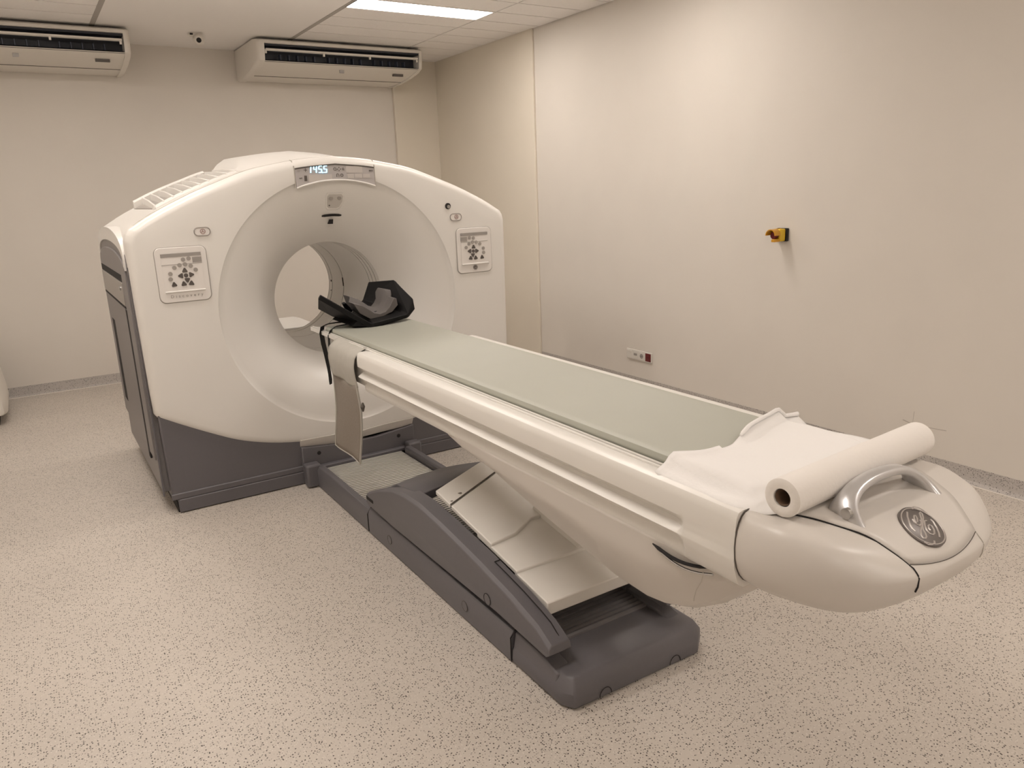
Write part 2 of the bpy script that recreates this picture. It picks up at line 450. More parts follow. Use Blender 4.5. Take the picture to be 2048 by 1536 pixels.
# left side: dark panel under a white arch
XS = XC - 1.146
def side_poly(y0, y1, z0, zs, zt, n=16):
    p = [(y0, z0), (y0, zs)]
    for k in range(1, n):
        a = PI * k / n; p.append(((y0 + y1) / 2 - (y1 - y0) / 2 * math.cos(a), zs + (zt - zs) * math.sin(a) ** .7))
    p += [(y1, zs), (y1, z0)]
    return p
for s, xs in ((-1, XS), (1, XC + 1.146)):
    m = MB(); m.prism(side_poly(YG + .075, YE - .01, .12, 1.40, 1.515), 'x', xs + s * .004, xs - s * .04); pn = m.build('side_panel', 'mgrey', G, bevel=.004)
    m = MB(); m.prism(side_poly(YG + .115, YE - .0, .30, 1.33, 1.455), 'x', xs + s * .014, xs - s * .01); dr = m.build('side_door', 'mgrey', G, bevel=.004)
    MB().box(min(xs + s * .006, xs + s * .0155), max(xs + s * .006, xs + s * .0155), YG + .32, YE - .02, 1.285, 1.325).build('door_pull_recess', 'gap', dr, smooth=False)
    MB().box(min(xs + s * .006, xs + s * .018), max(xs + s * .006, xs + s * .018), YG + .32, YE - .02, 1.15, 1.28).build('door_plate', 'lgrey', dr, bevel=.003)
    MB().box(min(xs + s * .006, xs + s * .0165), max(xs + s * .006, xs + s * .0165), YG + .32, YE - .02, 1.135, 1.148).build('door_seam', 'gap', dr, smooth=False)
    MB().box(min(xs + s * .006, xs + s * .0155), max(xs + s * .006, xs + s * .0155), YE - .30, YE - .16, .42, .97).build('door_slot', 'gap', dr, smooth=False)
    MB().box(min(xs + s * .006, xs + s * .0155), max(xs + s * .006, xs + s * .0155), YG + .31, YG + .37, .26, 1.13).build('door_groove', 'gap', dr, smooth=False)
    MB().disc((xs + s * .018, YG + .40, 1.245), .012, 'x', s * .006, 12).build('door_screw', 'chrome', dr)
    MB().box(min(xs - s * .002, xs + s * .006), max(xs - s * .002, xs + s * .006), YG + .055, YG + .085, .10, 1.38).build('side_seam', 'dgrey', G, smooth=False)
# white end cap arching over the side panel
for s, xs in ((-1, XS), (1, XC + 1.146)):
    m = MB(); outer = side_poly(YG + .10, YE - .02, 1.36, 1.42, 1.575); inner = side_poly(YG + .15, YE - .07, 1.36, 1.40, 1.50)
    N = len(outer); secs = []
    m.loft([[(xs + s * .012, p[0], p[1]) for p in outer] , [(xs + s * .012, p[0], p[1]) for p in inner], [(xs - s * .02, p[0], p[1]) for p in inner], [(xs - s * .05, p[0], p[1]) for p in outer], [(xs + s * .012, p[0], p[1]) for p in outer]], closed=False, caps=False)
    m.build('side_arch', 'white', G, angle=40)
# air grille on the left shoulder
def top_at(u): return topc(abs(u)) - .012
base = MB(); us = [-.93 + .46 * i / 12 for i in range(13)]
base.loft([[(XC + u, yy, top_at(u) + dz) for u in us] + [(XC + u, yy, top_at(u) - .03) for u in us[::-1]] for yy, dz in ((4.72, .004), (5.62, .004))])
gb = base.build('air_grille', 'btn_l', G)
for yy, hh in ((4.70, .008), (5.60, .040)):
    fr = MB(); fr.loft([[(XC + u, yy, top_at(u) - .01), (XC + u, yy + .05, top_at(u) - .01), (XC + u, yy + .05, top_at(u) + hh + .012), (XC + u, yy, top_at(u) + hh)] for u in us])
    fr.build('grille_frame', 'white', gb)
for k in range(10):
    u0 = -.93 + .46 * k / 9
    m = MB()
    m.loft([[(XC + u0 + q - .008, yy, top_at(u0 + q) - .01), (XC + u0 + q + .008, yy, top_at(u0 + q) - .01), (XC + u0 + q + .006, yy, top_at(u0 + q) + h), (XC + u0 + q - .006, yy, top_at(u0 + q) + h)] for yy, q, h in ((4.73, 0, .022), (5.17, .03, .036), (5.62, .06, .042))])
    m.build('slat', 'white', gb, bevel=.002, seg=1)
# raised housing at the rear of the crown
m = MB(); secs = []
us = [-.40 + .80 * i / 16 for i in range(17)]
for yy, h in ((5.02, -.01), (5.10, .045), (5.2, .075), (YE - .1, .085), (YE - .04, .07), (YE - .02, -.02)):
    secs.append([(XC + u, yy, topc(abs(u)) + h * min(1, (.40 - abs(u)) / .07)) for u in us] + [(XC + u, yy, 1.70) for u in us[::-1]])
m.loft(secs); m.build('crown_housing', 'white', G, angle=50)
# groove lines along the crown band
for dy, dr in ((.062, .001), (.092, .001)):
    m = MB(); pts = []
    for i in range(61):
        u = 1.09 - 2.18 * i / 60; pts.append((XC + u, YG + dy, topc(abs(u)) + dr - .001))
    m.tube(pts, .0016, 6); m.build('crown_groove', 'soft_line', G)
# ---- display in the brow above the bore
dp = MB()
def arcz(u, r): return ZB + math.sqrt(r * r - u * u)
ua = [-.236 + .472 * i / 20 for i in range(21)]
dtop = lambda u: topc(abs(u)) - .048
dbot = lambda u: arcz(u, .712)
dp.loft([[(XC + u, YG + q, dbot(u)) for u in ua] + [(XC + u, YG + q, dtop(u)) for u in ua[::-1]] for q in (-.0085, .02)])
D = dp.build('display_panel', 'disp', G, smooth=False)
m = MB(); m.tube([(XC + u, YG - .010, dbot(u)) for u in ua], .0055, 8); m.build('display_lip', 'white', D)
m = MB(); m.tube([(XC + u, YG - .008, dtop(u)) for u in ua], .004, 8); m.build('display_shade', 'line', D)
for u in (-.24, .24):
    m = MB(); m.tube([(XC + u, YG - .004, dbot(u * .98)), (XC + u, YG - .005, dtop(u) + .01), (XC + u * 1.01, YG + .02, topc(abs(u)) - .005), (XC + u * 1.01, YG + .05, topc(abs(u)) + .002)], .0028, 6); m.build('brow_seam', 'soft_line', D)
YD = YG - .0095
def seg_digit(ch, x, z, w, h, t, skew=.12):
    S = {'a': ((0, 1), (1, 1)), 'b': ((1, 1), (1, .5)), 'c': ((1, .5), (1, 0)), 'd': ((0, 0), (1, 0)), 'e': ((0, .5), (0, 0)), 'f': ((0, 1), (0, .5)), 'g': ((0, .5), (1, .5))}
    on = {'1': 'bc', '4': 'fgbc', '5': 'afgcd'}[ch]
    m = MB()
    for k in on:
        (a, b), (c, d) = S[k]
        m.tube([(x + a * w + b * h * skew, YD, z + b * h), (x + c * w + d * h * skew, YD, z + d * h)], t, 6, .6)
    return m
for ch, x in (('1', 1.428), ('4', 1.461), ('5', 1.491), ('5', 1.521)):
    seg_digit(ch, x, 1.835, .0165, .036, .0030).build('led_digit', 'led', D)
m = MB(); m.disc((1.5145, YD, 1.835), .003, 'y', -.002, 8); m.build('decimal_point', 'led', D)
for x0, x1, z0, z1 in ((1.43, 1.567, 1.785, 1.825), (1.655, 1.755, 1.83, 1.868), (1.66, 1.70, 1.80, 1.825), (1.705, 1.75, 1.80, 1.825), (1.755, 1.80, 1.80, 1.822)):
    MB().box(x0, x1, YD - .0005, YD + .002, z0, z1).build('dim_field', 'disp_l', D, smooth=False)
MB().box(1.405, 1.42, YD - .001, YD + .002, 1.79, 1.82).build('display_mark', 'btn_d', D, smooth=False)
m = MB(); m.tube([(1.405, YD, 1.85), (1.425, YD, 1.85)], .0015, 5).tube([(1.415, YD, 1.840), (1.415, YD, 1.860)], .0015, 5); m.build('display_mark', 'btn_d', D)
for kind, x, z in (('o', 1.588, 1.853), ('x', 1.613, 1.852), ('s', 1.638, 1.852), ('n', 1.603, 1.818), ('o', 1.627, 1.818)):
    m = MB()
    if kind == 'o':
        m.tube([(x + .008 * math.cos(2 * PI * k / 14), YD, z + .008 * math.sin(2 * PI * k / 14)) for k in range(15)], .0013, 5)
    elif kind == 'x':
        for dx, dz in ((0, .009), (0, -.009), (.009, 0), (-.009, 0)): m.disc((x + dx, YD, z + dz), .003, 'y', -.001, 8)
    elif kind == 's':
        m.tube([(x + .009 * math.cos(R(90 + 144 * k)), YD, z + .009 * math.sin(R(90 + 144 * k))) for k in range(6)], .001, 5)
    else:
        m.tube([(x - .007, YD, z - .008), (x - .007, YD, z + .006), (x, YD, z + .009), (x + .007, YD, z + .006), (x + .007, YD, z - .008)], .0014, 5)
    m.build('display_mark', 'btn_d', D)
text_mesh('display_mark', 'PET', .016, 'btn_d', D, (1.808, YD, 1.838), (R(90), 0, 0))
text_mesh('display_mark', 'kV', .014, 'btn_l', D, (1.378, YD, 1.845), (R(90), 0, 0))
text_mesh('display_mark', 'mA', .012, 'btn_d', D, (1.385, YD, 1.806), (R(90), 0, 0))
# ---- indicator recess on the bore flare
def flare_y(r):
    t = (r - RB) / (RCN - RB); return YG + flare_d(t)
def on_flare(x, z, lift=.004):
    r = math.hypot(x - XC, z - ZB); return (x, flare_y(r) - lift, z)
def flare_patch(poly, lift0=.004, depth=.02):
    m = MB(); a = [on_flare(x, z, lift0) for x, z in poly]; b = [(p[0], p[1] + depth, p[2]) for p in a]; m.loft([b, a]); return m
pol = [(1.545, 1.700), (1.555, 1.712), (1.63, 1.712), (1.640, 1.700), (1.638, 1.67), (1.622, 1.640), (1.605, 1.632), (1.56, 1.634), (1.548, 1.645)]
cxp, czp = 1.59, 1.672
m = flare_patch([(cxp + (x - cxp) * 1.22, czp + (z - czp) * 1.22) for x, z in pol], .006); I = m.build('indicator_surround', 'white', G, bevel=.003)
flare_patch(pol, .0075, .01).build('indicator_window', 'window', I)
for x in (1.567, 1.617):
    m = MB(); p = on_flare(x, 1.69, .008); m.disc(p, .012, 'y', -.003, 16); m.build('indicator_lamp', 'btn_l', I)
m = MB(); m.disc(on_flare(1.56, 1.65, .008), .004, 'y', -.003, 8); m.build('indicator_dot', 'btn_d', I)
# laser slot and lens
m = MB(); pts = [on_flare(1.525 + .12 * k / 8, 1.590 + .004 * math.sin(PI * k / 8), .001) for k in range(9)]
m.tube(pts, [.006] + [.010] * 7 + [.006], 8, .8); m.build('laser_slot', 'gap', G)
fy = flare_y(math.hypot(1.585 - XC, 1.555 - ZB))
m = MB(); m.prism([(1.572, 1.541), (1.594, 1.541), (1.598, 1.568), (1.576, 1.568)], 'y', fy - .022, fy + .03); m.build('laser_lens', 'gap', G)
# ---- control panels
def keypad(side):
    s = -1 if side == 'left' else 1
    c = XC + s * .894; zc = 1.328; w, h = .256, .288
    y0 = YG - .005
    m = MB(); m.prism(rrect(c, zc, w, h, .03), 'y', y0 - .006, y0 + .02)
    K = m.build('control_panel', 'panel', G, bevel=.003)
    m = MB(); pts = rrect(c, zc, w + .003, h + .003, .031); m.tube([(x, y0 - .0005, z) for x, z in pts + pts[:1]], .0020, 6); m.build('panel_joint', 'btn_l', K)
    # key field: grey strip paints the recess shadow along its top, light ledge below
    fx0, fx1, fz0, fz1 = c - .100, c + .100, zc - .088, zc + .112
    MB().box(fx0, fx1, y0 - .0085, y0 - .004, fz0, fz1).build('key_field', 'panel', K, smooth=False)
    m = MB(); m.box(fx0, fx1, y0 - .010, y0 - .006, fz1 - .018, fz1); m.build('field_shadow', 'lgrey', K, smooth=False)
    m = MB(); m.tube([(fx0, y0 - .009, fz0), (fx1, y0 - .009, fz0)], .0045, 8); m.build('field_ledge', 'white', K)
    m = MB(); m.tube([(fx0, y0 - .0085, fz1 - .057), (fx1, y0 - .0085, fz1 - .057)], .0014, 6); m.build('field_line', 'lgrey', K)
    xe = fx1 if s < 0 else fx0
    MB().box(min(xe, xe - (-s) * .046), max(xe, xe - (-s) * .046), y0 - .0105, y0 - .006, fz1 - .052, fz1 - .024).build('small_display', 'lgrey', K, smooth=False)
    f = -s            # mirrored layout: keys lean toward the bore side
    yb = y0 - .0085
    def key(x, z, r=.011, mt='btn_l'):
        m = MB(); m.disc((c + f * x, yb, zc + z), r, 'y', -.003, 16); m.build('key', mt, K)
    for x, z in ((.008, .078), (.036, .082)): key(x, z, .011)
    for x, z in ((-.040, .038), (-.013, .050), (.015, .052), (.042, .042), (.064, .020), (-.064, .008), (-.066, -.020)): key(x, z, .011)
    key(.012, -.006, .011, 'btn_d')
    def tri(x, z, ang, r=.015):
        m = MB(); p = []
        for k in range(3):
            a = R(ang + 120 * k)
            for q in (-16, 0, 16): p.append((c + f * x + math.cos(a + R(q)) * r * (1 - abs(q) / 200), zc + z + math.sin(a + R(q)) * r * (1 - abs(q) / 200)))
        m.prism(p, 'y', yb - .003, yb); m.build('arrow_key', 'btn_d', K)
    tri(.009, .020, 90); tri(.016, -.030, 270); tri(-.013, -.006, 180 if f > 0 else 0); tri(.038, -.004, 0 if f > 0 else 180)
    tri(-.052, -.050, 215); tri(-.004, -.050, 215); tri(.034, -.050, 325)
    if side == 'left':
        text_mesh('panel_lettering', 'Discovery', .023, 'btn_l', K, (c + .004, y0 - .0068, zc - .113), (R(90), 0, 0), spacing=1.75)
    else:
        m = MB(); m.disc((c, y0 - .006, zc - .112), .016, 'y', -.003, 24); b = m.build('round_badge', 'logo_d', K)
        m = MB(); m.tube([(c + .013 * math.cos(2 * PI * k / 20), y0 - .009, zc - .112 + .013 * math.sin(2 * PI * k / 20)) for k in range(21)], .001, 5)
        m.tube([(c - .006, y0 - .0095, zc - .106), (c - .002, y0 - .0095, zc - .112), (c - .006, y0 - .0095, zc - .119)], .0014, 5)
        m.tube([(c + .006, y0 - .0095, zc - .106), (c + .001, y0 - .0095, zc - .112), (c + .006, y0 - .0095, zc - .119)], .0014, 5)
        m.build('badge_mark', 'logo_l', b)
    # stop key above the panel
    kx, kz = XC + s * .770, 1.545
    m = MB(); m.prism(rrect(kx, kz, .080, .042, .0205), 'y', y0 - .003, y0 + .01); S_ = m.build('stop_key', 'panel', G, bevel=.002)
    pts = rrect(kx, kz, .080, .042, .0205)
    m = MB(); m.tube([(x, y0 - .002, z) for x, z in pts + pts[:1]], .0035, 6); m.build('stop_key_ring', 'btn_l', S_)
    m = MB(); m.tube([(kx + .003 + .0125 * math.cos(2 * PI * k / 20), y0 - .0035, kz + .0125 * math.sin(2 * PI * k / 20)) for k in range(21)], .0016, 5)
    for k in range(3): m.tube([(kx + .003, y0 - .0035, kz), (kx + .003 + .009 * math.cos(R(90 + 120 * k)), y0 - .0035, kz + .009 * math.sin(R(90 + 120 * k)))], .0016, 5)
    m.build('stop_key_mark', 'btn_m', S_)
keypad('left'); keypad('right')
m = MB(); m.disc((2.309, YG - .005, 1.615), .019, 'y', -.006, 20); o = m.build('camera_lens', 'gap', G)
m = MB(); m.disc((2.312, YG - .011, 1.611), .011, 'y', -.003, 16); m.build('lens_glass', 'btn_l', o)
# ---- docking bracket between gantry and table
bk = MB(); poly = [(XC - .372, .01), (XC + .372, .01)] + [(XC + u, botc(abs(u)) - .02) for u in (.372, .25, .1, -.1, -.25, -.372)]
bk.prism(poly, 'y', YG - .012, YG + .10); B = bk.build('docking_bracket', 'dgrey', G, bevel=.006)
lp = MB(); us = [-.372 + .744 * i / 16 for i in range(17)]
lp.loft([[(XC + u, YG + .012 + q, botc(abs(u)) - .022) for u in us] + [(XC + u, YG - .016 + q, botc(abs(u)) + .045 - .02 * (u / .37) ** 2) for u in us[::-1]] for q in (0, .03)])
lp.build('bracket_lip', 'beige', B, angle=50)
for x in (XC - .27, XC + .26):
    m = MB(); m.disc((x, YG - .012, .185), .012, 'y', -.004, 14); m.build('bracket_screw', 'gap', B)
for s in (-1, 1):
    MB().box(XC + s * .335 - .045, XC + s * .335 + .045, YG - .10, YG - .02, .005, .145).build('bracket_clamp', 'dgrey', B, bevel=.012)
MB().box(XC - .30, XC + .30, YG - .045, YG, .085, .11).build('bracket_ledge', 'dgrey', B, bevel=.006)

# ------------------------------------------------------------------ patient table
T = thing('patient_table', 'long white patient table on a dark grey base, reaching into the scanner bore', 'table', (XC, 2.6, 0))
Y0, YR = 1.073, 3.405
def fairing(s):
    def prof(gf):
        return [(.236, .955), (.262, .968), (.285, .974), (.312, .974), (.322, .971), (.328, .964), (.331, .950), (.3325, .915), (.332, .905),
                (.332 - .012 * gf, .897 - .002 * gf), (.332 - .024 * gf, .888), (.332 - .030 * gf, .878), (.332 - .026 * gf, .869), (.333 - .004 * gf, .857), (.333 - .001 * gf, .854), (.3325 - .003 * gf, .8505),
                (.330 - .026 * gf, .832 - .004 * gf), (.327 - .028 * gf, .824), (.320 - .018 * gf, .800), (.312 - .010 * gf, .786), (.298, .777), (.236, .777)]
    secs = []
    for y_, gf in ((Y0, 0), (1.235, 0), (1.245, .3), (1.26, .7), (1.285, .95), (1.32, 1), (2.0, 1), (2.7, 1), (YR - .02, 1), (YR - .006, .97), (YR, .9)):
        k = 1.0 if y_ < YR - .01 else (.993 if y_ < YR - .001 else .98)
        secs.append([(XC + s * u * k, y_, .87 + (z - .87) * k) for u, z in prof(gf)])
    m = MB(); m.loft(secs); return m
for s in (-1, 1): fairing(s).build('side_fairing', 'table_white', T, angle=30)
# inner carriage and cradle rails
MB().box(XC - .236, XC + .236, Y0, YR - .03, .785, .955).build('carriage_body', 'table_white', T, smooth=False)
m = MB(); m.prism([(XC - .30, .80), (XC + .30, .80), (XC + .305, .93), (XC + .285, .95), (XC - .285, .95), (XC - .305, .93)], 'y', YR - .04, 3.86); m.build('inner_carriage', 'beige', T, bevel=.008)
for s in (-1, 1):
    for u0, u1, zz in ((.240, .2475, .976), (.2505, .258, .9725)):
        a, b = sorted((XC + s * u0, XC + s * u1)); MB().box(a, b, 1.10, 4.30, .950, zz).build('cradle_rail', 'table_white', T, bevel=.002)
    a, b = sorted((XC + s * .2475, XC + s * .2505)); MB().box(a, b, 1.11, 4.29, .950, .966).build('rail_gap', 'line', T, smooth=False)
# cradle tray (shallow dish) running into the bore
m = MB(); secs = []
def dish(u, d): return d * (u / .238) ** 2
for y_ in (1.10, 4.345):
    us = [-.238 + .476 * i / 24 for i in range(25)]
    secs.append([(XC + u, y_, .940 + dish(u, .026)) for u in us] + [(XC + u, y_, .925 + dish(u, .02)) for u in us[::-1]])
m.loft(secs); m.build('cradle', 'beige', T)
# nose at the foot end
nA, nL, nN = .3498, .3195, 2.8
nT = smoothed([0, .12, .22, .30, .45], [.972, .9725, .955, .9028, .8328], 200, 10)
nB = smoothed([0, .12, .24, .34, .45], [.7852, .7934, .7876, .819, .849], 200, 10)
nM = smoothed([0, .2, .45], [.8878, .8915, .8685], 200, 10)
def nose_ring(ph, inset=1.0):
    c_, s_ = math.cos(ph), math.sin(ph)
    return nA * math.copysign(abs(s_) ** (2 / nN), s_), nL * abs(c_) ** (2 / nN)
prof = [('t', 0, 0), ('t', .3, 0), ('t', .6, 0), ('t', .8, 0), ('t', .88, 0)] + [('t', .88 + .12 * math.sin(R(a)), 1 - math.cos(R(a))) for a in (15, 30, 45, 60, 75)] + [('m', 1, 0)] + \
       [('b', .80 + .20 * math.sin(R(a)), 1 - math.cos(R(a))) for a in (75, 60, 45, 30, 15)] + [('b', .8, 0), ('b', .6, 0), ('b', .3, 0), ('b', 0, 0)]
m = MB(); secs = []
NPH = 72
a_fix = nA
for i in range(NPH + 1):
    ph = -PI / 2 + PI * i / NPH
    u, v = nose_ring(ph); row = []
    for k, s_, d in prof:
        vv = v * s_; w = min(1, vv / .10); uu = u * s_ * (.955 + .045 * w * (2 - w))
        zt, zb, zm = nT(vv), nB(vv), nM(vv)
        row.append((XC + uu, Y0 - .003 - vv, {'t': zt + (zm - zt) * d, 'b': zb + (zm - zb) * d, 'm': zm}[k]))
    secs.append(row)
m.loft(secs, closed=False, caps=False); nose = m.build('end_cover', 'beige', T, angle=50)
def nose_top(u, v):
    w = min(1, v / .10); ue = u / (.955 + .045 * w * (2 - w))
    s_ = (abs(ue / nA) ** nN + abs(v / nL) ** nN) ** (1 / nN)
    if s_ <= .88: return nT(v)
    d = 1 - math.cos(math.asin(min(1, (s_ - .88) / .12)))
    return nT(v) + (nM(v) - nT(v)) * d
# seam between fairing and end cover
m = MB(); pts = []
for k, s_, d in prof:
    pts.append((s_, k, d))
for s in (-1, 1):
    m = MB(); P_ = []
    for k, s_, d in prof[3:16]:
        zt, zb, zm = nT(0), nB(0), nM(0)
        P_.append((XC + s * nA * .955 * s_ * 1.001, Y0 - .002, {'t': zt + (zm - zt) * d + .001, 'b': zb + (zm - zb) * d, 'm': zm}[k]))
    m.tube(P_, .0019, 6); m.build('cover_joint', 'line', T)
# centre plate with handle and badge: trapezium narrowing to a rounded front edge
m = MB(); secs = []
NU = 16
for j in range(18):
    t = j / 17; row = []
    for i in range(NU + 1):
        q = -1 + 2 * i / NU
        v = .030 + t * (.262 + .020 * (1 - q * q)); hw = .268 - .135 * (v / .29) ** 1.15
        u = q * hw; row.append((XC + u, Y0 - v, nose_top(u, v) + .0022))
    secs.append(row)
m.loft(secs, closed=False, caps=False); plate = m.build('end_plate', 'beige', T, solid=.003, angle=60)
for s in (-1, 1):
    m = MB(); P_ = []
    for j in range(22):
        v = .03 + .262 * j / 21; hw = .268 - .135 * (v / .29) ** 1.15 + .002; P_.append((XC + s * hw, Y0 - v, nose_top(s * hw, v) + .0015))
    u_ = s * .135
    for v in (.298, .303, .307, .310, .3120):
        P_.append((XC + s * .130, Y0 - .003 - v, nose_top(s * .130, v) + .001))
    for a_ in (75, 64):
        sc_ = .80 + .20 * math.sin(R(a_)); v = .3125 * sc_
        P_.append((XC + s * .130, Y0 - .004 - v, nB(v) + (nM(v) - nB(v)) * (1 - math.cos(R(a_)))))
    m.tube(P_, .0018 if s < 0 else .0010, 6); m.build('plate_seam', 'gap' if s < 0 else 'soft_line', plate)
m = MB(); P_ = []
for i in range(17):
    q = -1 + 2 * i / 16; v = .294 + .020 * (1 - q * q); u = q * .131; P_.append((XC + u, Y0 - v, nose_top(u, v) + .0035))
m.tube(P_, .0010, 6); m.build('plate_seam', 'line', plate)
# handle: flared feet, arched grip
HY, HU = .930, .150
m = MB(); secs = []
for k in range(25):
    a = PI * k / 24; c_, s_ = math.cos(a), math.sin(a)
    u = -HU * math.copysign(abs(c_) ** .85, c_); z = .945 + .085 * s_ ** .8
    foot = (1 - s_) ** 2
    wy = .020 + .040 * foot; th = .011 + .005 * foot
    yc = HY + .012 * s_
    tx, tz = s_, c_ * .6
    ln = math.hypot(tx, tz) or 1; nx, nz = -tz / ln, tx / ln
    if k in (0, 24): nx, nz = (-1 if k == 0 else 1), 0
    row = []
    for q in range(12):
        b = 2 * PI * q / 12
        oy = math.copysign(abs(math.cos(b)) ** .7, math.cos(b)) * wy; on = math.copysign(abs(math.sin(b)) ** .8, math.sin(b)) * th
        row.append((XC + u + nx * on, yc + oy - foot * .012, z + nz * on))
    secs.append(row)
m.loft(secs); H_ = m.build('pull_handle', 'silver', plate, angle=60)
m = MB(); m.disc((XC - HU - .006, HY - .018, .984), .0125, 'x', -.011, 20); m.build('handle_button', 'chrome', plate)
MB().box(XC - .07, XC + .07, HY - .035, HY - .030, .945, .9535).build('plate_ridge', 'white', plate, bevel=.002)
m = MB(); m.box(XC + .10, XC + .15, HY + .03, HY + .045, .955, .9665); m.build('yellow_tag', 'buckle', plate, smooth=False)
# round badge
bc = Vector((XC - .011, .825, .0)); bc.z = nose_top(-.011, Y0 - .825) + .006
sl = (nT(Y0 - .86) - nT(Y0 - .79)) / .07
ex = Vector((1, 0, 0)); ey = Vector((0, 1, sl)).normalized(); ez = ex.cross(ey)
def B3(p, h=0): return bc + ex * p[0] + ey * p[1] + ez * h
m = MB(); n = 48
m.loft([[B3((r * math.cos(2 * PI * k / n), r * math.sin(2 * PI * k / n)), h) for k in range(n)] for r, h in ((.054, -.008), (.054, .0005), (.052, .002))])
bd = m.build('badge', 'logo_d', plate, angle=40)
STROKES = [
[[0.0265,0.028],[0.0323,0.0298],[0.0322,0.0254],[0.0233,0.0161],[0.0116,0.0084],[-0.0054,0.0005],[-0.0194,-0.0071],[-0.0298,-0.0162],[-0.0321,-0.0235],[-0.0277,-0.0263],[-0.0203,-0.0235],[-0.0134,-0.0156],[-0.0109,-0.0083],[-0.004,-0.0016],[0.0079,0.0073],[0.0181,0.0186],[0.0265,0.028]],
[[-0.0089,0.0225],[-0.0125,0.0155],[-0.0122,0.0088],[-0.0085,0.0042],[0.0001,0.0051],[0.0069,0.0092],[0.0083,0.0144]],
[[0.0061,0.0287],[0.0094,0.0272],[0.0052,0.0203],[-0.0027,0.0137],[-0.0091,0.0124],[-0.0064,0.0184],[0.0001,0.0256],[0.0061,0.0287]],
[[0.0243,0.0068],[0.0173,0.0086],[0.0061,-0.0006],[-0.0017,-0.0112],[-0.0032,-0.0205],[0.002,-0.0258],[0.0091,-0.025],[0.0183,-0.0179],[0.0236,-0.0089],[0.0207,-0.0039],[0.0141,-0.0044],[0.0084,-0.0103],[0.0077,-0.0157]],
[[0.018,0.0426],[0.0223,0.0466],[0.0314,0.0469],[0.0407,0.041],[0.0456,0.0326],[0.0466,0.0201]],
[[0.0387,0.0059],[0.039,-0.0016],[0.0326,-0.0146],[0.0221,-0.0283],[0.0118,-0.0375]],
[[-0.0118,-0.0388],[-0.0167,-0.0433],[-0.0273,-0.0437],[-0.037,-0.0404],[-0.0406,-0.0318]],
[[-0.0355,-0.0037],[-0.0355,0.0048],[-0.0276,0.0183],[-0.0153,0.0329],[-0.0034,0.0421]]]
for st in STROKES:
    m = MB(); m.tube([B3(p, .0022) for p in st], .0023, 6, .5); m.build('badge_stroke', 'logo_l', bd)
m = MB(); m.tube([B3((.0495 * math.cos(2 * PI * k / 48), .0495 * math.sin(2 * PI * k / 48)), .0022) for k in range(49)], .0016, 6, .5); m.build('badge_ring', 'logo_l', bd)
# keel: boat-shaped lift cover under the fairings
m = MB(); secs = []
KY = [1.13, 1.16, 1.22, 1.31, 1.39, 1.46, 1.60, 1.95, 2.2, 2.45, 2.58]
KB = [.725, .678, .626, .572, .546, .536, .541, .597, .642, .688, .712]
KW = [.20, .262, .288, .30, .305, .306, .306, .306, .306, .30, .285]
for y_, zb, w in zip(KY, KB, KW):
    zt = .79; dz = zt - zb
    row = [(w, zt), (w, zb + dz * .72), (w - .008, zb + dz * .55), (w - .05, zb + .05), (w - .065, zb + .018), (w - .10, zb)]
    secs.append([(XC - u, y_, z) for u, z in row] + [(XC + u, y_, z) for u, z in row[::-1]])
m.loft(secs); K = m.build('lift_cover', 'beige', T, angle=28, bevel=.006)
# bracket clip and slot at the foot end of the keel
m = MB(); m.tube([(XC - .311 + .018 * (k / 8) ** 2, 1.365 - .18 * k / 8, .776 - .014 * math.sin(PI * k / 8)) for k in range(9)], [.002] + [.0055] * 7 + [.002], 8, .8); m.build('cover_slot', 'gap', K)
m = MB(); m.tube([(XC - .312 + .020 * (k / 8) ** 2, 1.330 - .16 * k / 8, .764 - .014 * math.sin(PI * k / 8)) for k in range(9)], .0035, 8); m.build('cover_clip', 'chrome', K)
m = MB(); P_ = [(XC - .3005, 1.195, .765), (XC - .3005, 1.20, .735), (XC - .294, 1.222, .70), (XC - .272, 1.25, .655), (XC - .246, 1.275, .626)]; m.tube(P_, .0010, 6); m.build('cover_joint', 'soft_line', K)

# ---- base
LX = .317
BS = MB()
for s in (-1, 1):
    m = MB(); m.prism([(XC + s * LX, .004), (XC + s * LX, .105), (XC + s * (LX - .012), .130), (XC + s * (LX - .045), .130), (XC + s * (LX - .055), .118), (XC + s * (LX - .055), .004)], 'y', 3.478, 4.275); m.build('base_rail', 'dgrey', T, bevel=.005)
    m = MB()
    pr = lambda h: [(XC + s * LX, .004), (XC + s * LX, h - .028), (XC + s * (LX - .014), h), (XC + s * (LX - .075), h), (XC + s * (LX - .08), h - .01), (XC + s * (LX - .08), .004)]
    m.loft([[(x, y_, z) for x, z in pr(h)] for y_, h in ((2.105, .128), (2.6, .132), (3.473, .138))]); m.build('base_rail', 'dgrey', T, bevel=.005)
    for y_ in (2.45, 3.2):
        m = MB(); m.disc((XC + s * (LX + .0005), y_, .07), .022, 'x', s * .002, 24); o = m.build('screw_cover', 'dgrey', T)
        m = MB(); m.tube([(XC + s * (LX + .0022), y_ + .022 * math.cos(2 * PI * k / 20), .07 + .022 * math.sin(2 * PI * k / 20)) for k in range(21)], .0012, 5); m.build('cover_edge', 'line', o)
